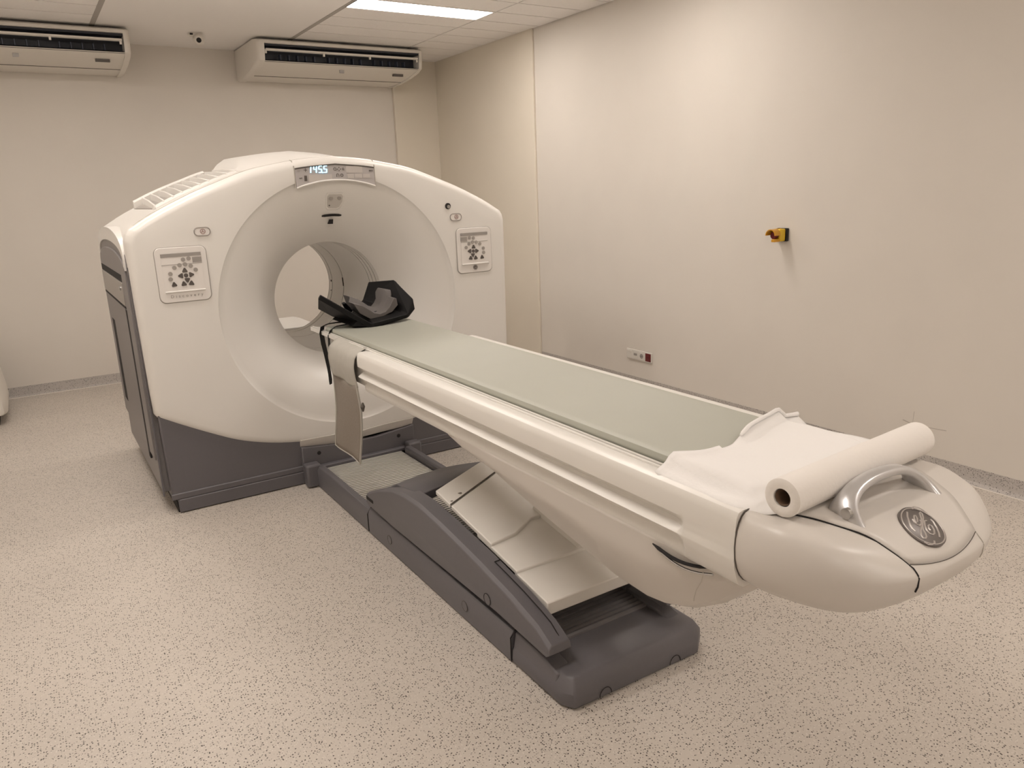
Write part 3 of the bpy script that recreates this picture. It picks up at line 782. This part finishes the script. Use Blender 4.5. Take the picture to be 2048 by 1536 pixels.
# front slab
m = MB()
def slab(ins, z): 
    return [(XC - LX + ins, 2.10, z), (XC - LX + ins, 1.80 + ins * .3, z), (XC - .288 + ins * .6, 1.752 + ins, z), (XC + .275 - ins * .6, 1.742 + ins, z), (XC + .348 - ins, 1.800 + ins * .3, z), (XC + .348 - ins, 2.0, z), (XC + LX - ins, 2.10, z)]
m.loft([slab(.004, .004), slab(0, .02), slab(.002, .058), slab(.03, .098), slab(.042, .104)])
FS = m.build('front_slab', 'dgrey', T, bevel=.008)
for s in (-1, 1):
    a, b = sorted((XC + s * (LX - .005), XC + s * (LX - .085))); 
    m = MB(); m.loft([[(a, y_, .05), (b, y_, .05), (b if s < 0 else b - .014, y_, h), (a + .014 if s < 0 else a, y_, h)] for y_, h in ((1.835, .098), (1.92, .118), (2.10, .126))]); m.build('slab_shoulder', 'dgrey', FS, bevel=.006)
m = MB(); m.tube([(XC - LX - .0005, 2.103, z) for z in (.01, .06, .105)] + [(XC - LX + .02, 2.103, .130), (XC - LX + .07, 2.103, .132)], .0025, 6); m.build('rail_joint', 'gap', T)
m = MB(); m.tube([(XC - LX - .0005, 3.476, z) for z in (.01, .06, .105)] + [(XC - LX + .02, 3.476, .136), (XC - LX + .05, 3.476, .136)], .0025, 6); m.build('rail_joint', 'gap', T)
for x in (XC - .16, XC + .16):
    m = MB(); m.tube([(x + .026 * math.cos(R(180 * k / 10)), 1.7505 - .0178 * (x - XC + .288) / 1.0, .012 + .030 * math.sin(R(180 * k / 10))) for k in range(11)], .0014, 5); m.build('levelling_foot_cover', 'gap', FS)
# floor pan and gratings
MB().box(XC - .262, XC + .262, 1.95, 4.33, .004, .060).build('base_pan', 'gap', T, smooth=False)
def grating(y0, y1, z, pitch, mt):
    m = MB(); y_ = y0
    while y_ < y1:
        m.box(XC - .255, XC + .255, y_, y_ + pitch * .62, z - .012, z); y_ += pitch
    return m.build('grating', mt, T, smooth=False, kind='stuff')
grating(2.9, 4.31, .092, .0245, 'alu')
MB().box(XC - .258, XC + .258, 2.9, 4.32, .060, .083).build('grating_tray', 'lgrey', T, smooth=False)
grating(1.975, 2.35, .112, .0245, 'mgrey')  # front slats in darker grey: the table's shadow put into their colour
# inclined arms on both sides
for s in (-1, 1):
    side = [(3.475, .175), (3.470, .228), (3.30, .300), (3.14, .350), (3.0, .372), (2.85, .376), (2.65, .358), (2.35, .318), (2.1, .275), (1.94, .235), (1.862, .195), (1.855, .165), (1.875, .150), (2.2, .166), (3.15, .158), (3.44, .165)]
    m = MB(); secs = []
    for u, top in ((.318, -.028), (.315, -.012), (.300, 0), (.232, 0), (.225, -.006), (.222, -.02)):
        secs.append([(XC + s * u, y_, z + (top if z > .19 else 0)) for y_, z in side])
    m.loft(secs); A = m.build('tilting_arm', 'dgrey', T, angle=28, bevel=.004)
    P_ = [(2.30, .3118), (2.22, .299), (2.1, .2775), (1.99, .252), (1.93, .234), (1.885, .205), (1.866, .175)]
    m = MB(); m.tube([(XC + s * .232, 2.30, .312)] + [(XC + s * .255, y_, z) for y_, z in P_], .0022, 6); m.build('arm_seam', 'gap', A)
    m = MB(); m.disc((XC + s * .3180, 2.26, .19), .024, 'x', s * .002, 24); o = m.build('screw_cover', 'dgrey', A)
    m = MB(); m.tube([(XC + s * .3202, 2.26 + .024 * math.cos(2 * PI * k / 20), .19 + .024 * math.sin(2 * PI * k / 20)) for k in range(21)], .0013, 5); m.build('cover_edge', 'gap', o)
    m = MB(); m.box(min(XC + s * .312, XC + s * .3195), max(XC + s * .312, XC + s * .3195), 3.38, 3.466, .196, .212); m.build('arm_notch', 'gap', A, smooth=False)
# saddle bar across the rear of the arms
m = MB(); secs = []
for i in range(13):
    u = -.26 + .52 * i / 12; b = .012 * math.cos(u / .26 * PI / 2)
    yb = 3.30 + .03 * math.cos(u / .26 * PI / 2)
    secs.append([(XC + u, yb, .285 + b), (XC + u, yb - .03, .312 + b), (XC + u, yb - .10, .345 + b), (XC + u, yb - .30, .372 + b), (XC + u, yb - .335, .362 + b), (XC + u, yb - .335, .320 + b), (XC + u, yb - .05, .275 + b)])
m.loft(secs); m.build('saddle_bar', 'dgrey', T, angle=28, bevel=.003)
# telescopic leg covers between the arms (overlapping plates)
def PZ(y_): return .262 + .150 * (y_ - 2.0)
def leg_plate(poly, lift, th, name='leg_cover_plate', mt='leg_white'):
    m = MB(); m.loft([[(x, y_, PZ(y_) + lift - th) for x, y_ in poly], [(x, y_, PZ(y_) + lift) for x, y_ in poly]]); return m.build(name, mt, T, bevel=.004)
XI, XJ = XC - .218, XC + .218
leg_plate([(XI, 2.00), (XJ, 2.00), (XJ, 2.22), (XI, 2.22)], .0, .05)
leg_plate([(XI, 2.20), (XJ, 2.20), (XJ, 2.50), (XI, 2.50)], .010, .02)
leg_plate([(XI, 2.385), (XI + .13, 2.405), (XI + .25, 2.47), (XJ, 2.47), (XJ, 2.93), (XI, 2.715)], .022, .02)
leg_plate([(XI, 2.725), (XJ, 2.94), (XJ, 3.06), (XI, 2.86)], .022, .02)
m = MB(); m.tube([(XI, 2.72, PZ(2.72) + .024), (XJ, 2.935, PZ(2.935) + .024)], .003, 6); m.build('plate_joint', 'line', T)
o = MB(); o.disc((XI + .085, 2.792, PZ(2.792) + .0215), .014, 'z', .001, 12, .009); o.build('dirt_spot', 'spot', T)
o = MB(); o.disc((XI + .02, 2.748, PZ(2.748) + .0215), .006, 'z', .001, 10); o.build('dirt_spot', 'spot', T)
# column block carrying the keel (hidden between the covers)
m = MB(); m.loft([[(XC + .08, y0, z), (XC + .19, y0, z), (XC + .19, y1, z), (XC + .08, y1, z)] for z, y0, y1 in ((.06, 2.25, 2.6), (.33, 2.20, 2.55), (.66, 2.0, 2.35))]); m.build('lift_column', 'leg_white', T, smooth=False)

# ------------------------------------------------------------------ things on the table
# pad
m = MB(); secs = []
def pad_sec(y_, w, k=1.0):
    us = [-w + 2 * w * i / 28 for i in range(29)]
    top = [(XC + u, y_, .958 + .030 * k + dish(u, .012) - (.004 if i in (0, 28) else 0)) for i, u in enumerate(us)]
    bot = [(XC + u, y_, .9415 + dish(u, .026)) for u in us[::-1]]
    return top + [(XC + w + .003, y_, .985), (XC + w + .003, y_, .972)] + bot + [(XC - w - .003, y_, .972), (XC - w - .003, y_, .985)]
for y_, k in ((1.16, .6), (1.17, 1), (2.0, 1), (3.0, 1), (4.08, 1), (4.095, .6)): secs.append(pad_sec(y_, .232, k))
m.loft(secs); tag(m.build('table_pad', 'pad', angle=40), 'long grey-green vinyl pad lying along the top of the patient table', 'pad')
# paper roll with its unrolled sheet
RY, RZ, RR = 1.020, 1.020, .0445
PR = thing('paper_roll', 'white examination paper roll with a loose sheet lying on the table end', 'paper roll', (1.61, RY, .975))
ra, rb = Vector((1.318, .998, RZ)), Vector((1.925, 1.040, RZ))
ax = (rb - ra).normalized(); u1 = Vector((0, 0, 1)); u2 = ax.cross(u1).normalized()
def circ(c, r, n=40): return [c + u1 * r * math.cos(2 * PI * k / n) + u2 * r * math.sin(2 * PI * k / n) for k in range(n)]
m = MB(); m.loft([circ(ra + ax * .03, .0195), circ(ra + ax * .001, .0215), circ(ra, .030), circ(ra, RR - .004), circ(ra + ax * .003, RR), circ(rb - ax * .004, RR), circ(rb, RR - .005), circ(rb, .022), circ(rb - ax * .03, .0195)], caps=False); m.build('roll', 'rollp', PR, angle=40)
m = MB(); m.loft([circ(ra + ax * .004, .0215), circ(rb - ax * .004, .0215)], caps=False).loft([circ(ra + ax * .004, .0185), circ(rb - ax * .004, .0185)], caps=False); m.build('cardboard_core', 'card', PR)
def surf_z(x, y_):
    u = x - XC
    if y_ < 1.10: base = nose_top(max(-.33, min(.33, u)), max(0, Y0 - y_)) if y_ < Y0 else .973
    else: base = .973
    w = max(0, min(1, (.275 - abs(u)) / .04)) * max(0, min(1, (y_ - 1.05) / .12)); w = w * w * (3 - 2 * w)
    return base + (max(base, .990 + dish(u, .012)) - base) * w + .005
m = MB(); secs = []
NX, NY = 44, 30
edge = smoothed([0, .12, .25, .40, .55, .75, .9, 1], [1.365, 1.375, 1.335, 1.345, 1.375, 1.405, 1.425, 1.405], 120, 6)
for j in range(NY + 1):
    t = j / NY; row = []
    for i in range(NX + 1):
        q = i / NX
        ys = RY + .015 + .05 * (q - .5) ; ye = edge(q)
        y_ = ys + (ye - ys) * t
        x0 = interp(t, [0, .25, .6, 1], [1.318, 1.268, 1.266, 1.285]); x1 = interp(t, [0, .5, 1], [1.932, 1.918, 1.905])
        x = x0 + (x1 - x0) * q
        z = surf_z(x, y_) + .004 * math.sin(9 * q + 5 * t) ** 2 * min(1, 4 * t)
        if t < .2: z += (RR * .25 + .002) * (1 - t / .2) ** 2
        if t > .90 and q > .45: z += .022 * ((t - .90) / .10) * min(1, (q - .45) / .15)
        if t > .93 and q <= .35: z += .010 * (t - .93) / .07
        if q < .05: z = max(.955, z - .012 * (1 - q / .05))
        if x < XC - .318: z -= .004 + .02 * ((XC - .318 - x) / .01) * .3
        row.append((x, y_, z))
    secs.append(row)
m.loft(secs, closed=False, caps=False); m.build('loose_sheet', 'paper', PR, angle=70, solid=.0012)
# curled-over free edge of the sheet
m = MB(); P_ = []
for i in range(23, NX + 1): P_.append(Vector(secs[-1][i]) + Vector((0, -.004, .004)))
m.tube(P_, [.003] + [.006] * (len(P_) - 2) + [.007], 10); m.build('curled_edge', 'paper', PR)
# head holder: angular black shell
HH = thing('head_holder', 'black angular winged head holder lying at the far end of the table', 'head holder', (1.58, 4.05, .985))
def shell(name, quads_front, mt='black', th=.016):
    m = MB(); vs = []; fs = []
    for q in quads_front:
        o = len(vs); vs += q; fs.append(tuple(range(o, o + len(q))))
    m.add(vs, fs); return m
V0 = (1.300, 3.98, 1.178); V1 = (1.563, 3.93, .992); V2 = (1.800, 3.95, 1.022); V3 = (1.846, 3.97, 1.050); V4 = (1.853, 3.99, 1.105)
V5 = (1.800, 4.11, 1.212); V6 = (1.700, 4.25, 1.200); V7 = (1.66, 4.26, 1.09); V8 = (1.58, 4.30, .998); V9 = (1.47, 4.29, 1.03); V10 = (1.385, 4.27, 1.085); V11 = (1.325, 4.06, 1.172)
m = MB()
m.add([V0, V1, V8, V9, V10, V11], [(0, 1, 2, 3, 4, 5)])
m.add([V1, V2, V7, V8], [(0, 1, 2, 3)])
m.add([V2, V3, V4, V5, V6, V7], [(0, 1, 2, 3, 4, 5)])
import bmesh
o = m.build('holder_shell', 'black', HH, smooth=False)
bm = bmesh.new(); bm.from_mesh(o.data); bmesh.ops.remove_doubles(bm, verts=bm.verts, dist=.0005); bmesh.ops.triangulate(bm, faces=bm.faces); bmesh.ops.recalc_face_normals(bm, faces=bm.faces); bm.to_mesh(o.data); bm.free()
md = o.modifiers.new('solid', 'SOLIDIFY'); md.thickness = .026; md.offset = 0; md.use_even_offset = True
md = o.modifiers.new('bevel', 'BEVEL'); md.width = .005; md.segments = 2
# rocker base under the shell
m = MB(); secs = []
for y_ in (3.945, 3.96, 4.24, 4.26):
    row = []
    for k in range(13):
        q = k / 12; x = 1.455 + .315 * q; row.append((x, y_, 1.012 - .022 * math.sin(PI * q) + .012 * (q - .5)))
    row += [(1.725, y_, 1.022), (1.565, y_, .998), (1.50, y_, 1.035)]
    secs.append(row)
m.loft(secs); m.build('holder_base', 'black', HH)
m = MB(); m.tube([(1.475, 4.10, 1.115), (1.50, 4.12, 1.085), (1.525, 4.12, 1.06)], [.012, .02, .012], 8, .6); m.build('holder_padding', 'black', HH)
# grey foam head cup resting in the holder
m = MB(); secs = []
CUP_F = [(1.492, 1.122), (1.505, 1.118), (1.545, 1.104), (1.580, 1.080), (1.612, 1.056), (1.645, 1.048), (1.678, 1.056), (1.705, 1.080), (1.722, 1.108), (1.735, 1.128), (1.752, 1.124), (1.757, 1.085), (1.720, 1.050), (1.650, 1.026), (1.585, 1.024), (1.525, 1.062)]
CUP_B = [(1.510, 1.150), (1.522, 1.146), (1.560, 1.128), (1.595, 1.104), (1.625, 1.080), (1.655, 1.072), (1.686, 1.084), (1.700, 1.110), (1.708, 1.150), (1.722, 1.172), (1.765, 1.162), (1.772, 1.100), (1.735, 1.056), (1.660, 1.030), (1.590, 1.030), (1.530, 1.072)]
for y_, t in ((3.990, 0), (3.997, 0), (4.07, .05), (4.085, .8), (4.10, 1), (4.185, 1.0), (4.192, .95)):
    secs.append([(a[0] + (b[0] - a[0]) * t, y_, a[1] + (b[1] - a[1]) * t) for a, b in zip(CUP_F, CUP_B)])
m.loft(secs); tag(m.build('head_cushion', 'cushion', angle=50, bevel=.003), 'grey foam head cup resting inside the black holder', 'cushion')
# black straps hanging over the cradle edge
def ribbon(path, w, th, wdir):
    m = MB(); wd = Vector(wdir).normalized(); secs = []
    P_ = [Vector(p) for p in path]
    for i, p in enumerate(P_):
        t = (P_[min(i + 1, len(P_) - 1)] - P_[max(i - 1, 0)]).normalized(); nn = t.cross(wd).normalized()
        ww = w[i] if isinstance(w, list) else w
        secs.append([p - wd * ww / 2 - nn * th / 2, p + wd * ww / 2 - nn * th / 2, p + wd * ww / 2 + nn * th / 2, p - wd * ww / 2 + nn * th / 2])
    m.loft(secs); return m
p = [(1.50, 4.10, 1.008), (1.43, 4.105, 1.010), (1.375, 4.11, 1.008), (1.347, 4.12, .995), (1.338, 4.12, .96), (1.342, 4.12, .90), (1.348, 4.11, .84), (1.352, 4.10, .76), (1.352, 4.09, .725), (1.350, 4.08, .69), (1.349, 4.08, .668)]
tag(ribbon(p, [.03, .03, .034, .042, .046, .046, .042, .030, .030, .034, .024], .004, (.72, .7, 0)).build('strap', 'black', angle=60), 'long black strap hanging off the table edge beside the head holder', 'strap', 'black straps')
p = [(1.50, 4.02, 1.006), (1.43, 4.01, 1.008), (1.385, 4.005, 1.006), (1.352, 4.0, .990), (1.338, 4.0, .962), (1.336, 4.0, .915), (1.337, 4.0, .875)]
tag(ribbon(p, .026, .004, (.6, .8, 0)).build('strap', 'black', angle=60), 'short black strap folded over the table edge, nearer than the long one', 'strap', 'black straps')
# draped cloth with a brown flap
CL = thing('draped_cloth', 'light grey cloth with a brown flap draped over the left table side', 'cloth', (1.28, 3.65, .40))
m = MB(); secs = []
for j in range(19):
    t = j / 18
    row = []
    for i in range(15):
        q = i / 14
        path_x = [1.345, 1.31, 1.285, 1.262, 1.252, 1.255, 1.262]; path_z = [.972, .965, .958, .940, .89, .84, .80]
        ts = [0, .18, .32, .42, .58, .78, 1]
        x = interp(t, ts, path_x); z = interp(t, ts, path_z)
        ya = interp(t, [0, .35, 1], [3.86, 3.80, 3.775]); yb = interp(t, [0, .35, 1], [3.47, 3.425, 3.425])
        y_ = ya + (yb - ya) * q
        x += .006 * math.sin(q * 11 + t * 3) * max(0, t - .3); z += .003 * math.sin(q * 7)
        if t > .75: z += .05 * (.5 - abs(q - .35)) * 0 - .04 * (t - .75) * 4 * q * .25
        row.append((x, y_, z))
    secs.append(row)
m.loft(secs, closed=False, caps=False); m.build('upper_cloth', 'cloth_l', CL, solid=.003, angle=70)
m = MB(); secs = []; flap_rows = []
for j in range(15):
    t = j / 14; row = []
    for i in range(9):
        q = i / 8
        ya = interp(t, [0, .5, 1], [3.772, 3.80, 3.85]); yb = interp(t, [0, .3, .6, 1], [3.44, 3.43, 3.455, 3.50])
        y_ = ya + (yb - ya) * q; z = .80 + (interp(q, [0, 1], [.385, .375]) - .80) * t
        x = 1.266 + .006 * math.sin(q * 6 + t * 4) + .006 * t
        row.append((x, y_, z))
    secs.append(row)
m.loft(secs, closed=False, caps=False); m.build('brown_flap', 'cloth_b', CL, solid=.005, angle=70)
for col_ in (0, 8):
    m = MB(); m.tube([Vector(r[col_]) for r in secs], .006, 6); m.build('piping', 'cloth_l', CL)
m = MB(); m.tube([Vector(p_) for p_ in secs[-1]], .005, 6); m.build('piping', 'cloth_l', CL)
m = MB(); m.tube([(1.275, 3.405, .72), (1.272, 3.40, .70), (1.274, 3.405, .675)], [.004, .012, .004], 8, .8); m.build('cloth_toggle', 'line', CL)

# ------------------------------------------------------------------ air conditioners
def air_con(x0, x1, label):
    A = thing('air_conditioner', label, 'air conditioner', ((x0 + x1) / 2, 7.8, ZC - .26), 'air conditioners under the ceiling')
    pr = [(YB - .005, 3.118), (7.50, 3.118), (7.425, 3.108), (7.402, 3.094), (7.400, 3.070)]
    pr2 = [(7.43, 2.925), (7.50, 2.905), (7.70, 2.872), (7.95, 2.848), (8.10, 2.842), (YB - .005, 2.845)]
    a, b = x0 + .068, x1 - .052
    # body with an open front (dark recess behind)
    m = MB(); m.prism(pr + [(7.435, 3.068), (7.56, 3.05), (7.56, 2.95), (7.46, 2.918)] + pr2, 'x', a, b); m.build('body', 'acw', A, angle=40)
    MB().box(a, b, 7.548, 7.556, 2.93, 3.07).build('outlet_back', 'acd', A, smooth=False)
    MB().box(a, b, 7.42, 7.55, 3.052, 3.068).build('outlet_top', 'acd', A, smooth=False)
    m = MB(); m.prism([(7.434, 2.9265), (7.555, 2.955), (7.555, 2.945), (7.45, 2.918)], 'x', a, b); m.build('outlet_floor', 'acd', A, smooth=False)
    # end caps
    for s, e0, e1 in ((-1, x0, a), (1, b, x1)):
        cap = pr + [(7.406, 3.0), (7.425, 2.925), (7.50, 2.895), (7.70, 2.862), (7.95, 2.838), (8.10, 2.832), (YB - .005, 2.835)]
        m = MB(); secs = []
        for x, k in (((e0, .93), (e0 + .012, .975), (e0 + .035, 1), (e1, 1)) if s < 0 else ((e0, 1), (e1 - .035, 1), (e1 - .012, .975), (e1, .93))):
            secs.append([(x, YB - .005 - (YB - .005 - y_) * (1 - (1 - k) * .9), 3.118 - (3.118 - z) * (k + (1 - k) * .3)) for y_, z in cap])
        m.loft(secs); m.build('end_cap', 'acw', A, angle=40)
    # louvre flap, its brackets and the upright vanes
    m = MB(); m.prism([(7.410, 3.028), (7.408, 3.012), (7.428, 3.006), (7.432, 3.022)], 'x', a + .012, b - .012); F = m.build('louvre', 'acw', A, bevel=.002)
    w = b - a
    for q in (.008, .36, .66, .985):
        MB().box(a + w * q - .008, a + w * q + .008, 7.412, 7.43, 2.985, 3.02).build('louvre_bracket', 'acw', F, smooth=False)
    proto = None
    for gq in range(3):
        for k in range(5):
            x = a + w * (.10 + .30 * gq + .052 * k)
            if proto is None:
                m = MB(); m.prism([(7.455, 2.985), (7.52, 2.995), (7.52, 2.948), (7.455, 2.938)], 'x', x - .003, x + .003); proto = m.build('vane', 'vane', A, smooth=False); px = x
            else: dup(proto, 'vane', A, (x - px, 0, 0))
    MB().box(b - .215, b - .105, 7.585, 7.612, 2.868, 2.889).build('signal_window', 'btn_d', A, smooth=False)
    MB().box((a + b) / 2 - .022, (a + b) / 2 + .022, 7.555, 7.567, 2.868, 2.8955).build('maker_badge', 'lgrey', A, smooth=False)
    m = MB(); m.tube([(a, 7.88, 2.853), (b, 7.88, 2.853)], .0025, 6); m.build('panel_seam', 'line', A)
    return A
air_con(2.075, 3.745, 'white air conditioner hung in the ceiling corner right of the security camera')
air_con(-.64, 1.04, 'white air conditioner cut off by the left edge, left of the security camera')
# security camera under the plaster band
S_ = thing('security_camera', 'small white ball security camera on the ceiling between the air conditioners', 'camera', (1.60, 7.55, ZC))
m = MB(); n = 20
def oval(cx, cy, a, b, z): return [(cx + a * math.cos(2 * PI * k / n), cy + b * math.sin(2 * PI * k / n), z) for k in range(n)]
m.loft([oval(1.585, 7.53, .062, .055, ZC), oval(1.585, 7.53, .062, .055, ZC - .016), oval(1.587, 7.525, .052, .046, ZC - .026)]); m.build('mount_plate', 'acw', S_)
MB().box(1.532, 1.556, 7.478, 7.492, ZC - .020, ZC - .008).build('mount_slot', 'gap', S_, smooth=False)
m = MB(); secs = []
for k in range(9):
    a = R(90 - 20 * k * 1.06); r = .050 * math.cos(a); secs.append(oval(1.602, 7.49, max(r, .002), max(r, .002), ZC - .055 + .050 * math.sin(a)))
m.loft(secs); m.build('ball', 'acw', S_, angle=60)
d = Vector((-1.6, -7.5, -1.35)).normalized(); c0 = Vector((1.602, 7.49, ZC - .060))
e1 = d.cross(Vector((0, 0, 1))).normalized(); e2 = d.cross(e1)
def ringd(t, r): return [c0 + d * t + e1 * r * math.cos(2 * PI * k / n) + e2 * r * math.sin(2 * PI * k / n) for k in range(n)]
m = MB(); m.loft([ringd(.02, .032), ringd(.043, .032), ringd(.044, .027)]); m.build('lens_ring', 'acw', S_)
m = MB(); m.loft([ringd(.030, .021), ringd(.0465, .021), ringd(.049, .010)]); m.build('lens', 'gap', S_)

# ------------------------------------------------------------------ things on the right wall
E_ = thing('emergency_stop', 'yellow and amber shrouded emergency stop button on the right wall', 'switch', (XR, 3.36, 1.345))
MB().box(XR - .020, XR, 3.305, 3.392, 1.302, 1.388).build('back_plate', 'gap', E_, bevel=.006)
MB().box(XR - .075, XR - .018, 3.318, 3.380, 1.304, 1.386).build('housing', 'yellow', E_, bevel=.008)
m = MB(); m.box(XR - .0765, XR - .03, 3.345, 3.352, 1.302, 1.388); m.build('housing_rib', 'amber', E_, smooth=False)
# half-round guard in front
m = MB(); n = 14; o_ = []; i_ = []
for k in range(n + 1):
    a = PI * k / n; o_.append((3.352 + .040 * math.cos(a), 1.345 + .041 * math.sin(a))); i_.append((3.352 + .034 * math.cos(a), 1.345 + .035 * math.sin(a)))
m.prism([(y_, z) for y_, z in o_] + [(y_, z) for y_, z in i_[::-1]], 'x', XR - .132, XR - .075); m.build('guard', 'amber', E_, angle=50)
m = MB(); m.prism(o_, 'x', XR - .078, XR - .073); m.build('guard_back', 'yellow', E_, angle=50)
m = MB(); m.disc((XR - .075, 3.35, 1.345), .024, 'x', -.03, 20); m.build('push_button', 'redp', E_, bevel=.003)
MB().box(XR - .128, XR - .075, 3.318, 3.346, 1.303, 1.322).build('guard_cheek', 'amber', E_, bevel=.003)
# socket strip
W_ = thing('socket_strip', 'white four-gang wall socket strip with one dark red outlet, low on the right wall', 'socket', (XR, 4.76, .29))
MB().box(XR - .012, XR, 4.598, 4.912, .246, .334).build('frame', 'socket', W_, bevel=.004)
for k in range(4):
    yc = 4.875 - .0785 * k
    o = MB().box(XR - .0145, XR - .010, yc - .033, yc + .033, .256, .324).build('outlet', 'redp' if k == 3 else 'socket', W_, bevel=.002)
    if k == 0: MB().box(XR - .017, XR - .012, yc - .026, yc + .02, .311, .315).build('outlet_edge', 'weld', o, smooth=False)
    if k == 1: MB().box(XR - .016, XR - .012, yc - .022, yc + .018, .285, .305).build('data_port', 'lgrey', o, smooth=False)
    if k in (2, 3):
        m = MB(); m.disc((XR - .0142, yc, .29), .021, 'x', -.0012, 20); c_ = m.build('socket_well', 'redp' if k == 3 else 'lgrey', o)
        for q in (-.008, .008):
            m = MB(); m.disc((XR - .0155, yc + q, .29), .0035, 'x', -.0008, 8); m.build('pin_hole', 'gap', c_)
# ------------------------------------------------------------------ cabinet at the left edge
C_ = thing('equipment_cabinet', 'white equipment cabinet with a black plinth, cut off by the left edge', 'cabinet', (-.66, 7.5, 0))
m = MB(); m.loft([[(-1.02, 7.16, z), (x1, 7.16, z), (x1 + .03, 7.24, z), (x1 + .03, 7.95, z), (-1.02, 7.95, z)] for z, x1 in ((.085, -.352), (.11, -.342), (.20, -.346), (.62, -.40), (.66, -.42))]); m.build('body', 'acw', C_, bevel=.01)
MB().box(-.98, -.385, 7.20, 7.92, .004, .09).build('plinth', 'gap', C_, smooth=False)
MB().box(-1.0, -.44, 7.152, 7.165, .14, .60).build('door', 'acw', C_, bevel=.003)
m = MB(); m.tube([(-.5, 7.13, .35), (-.5, 7.13, .45)], .008, 8); m.build('door_handle', 'silver', C_)
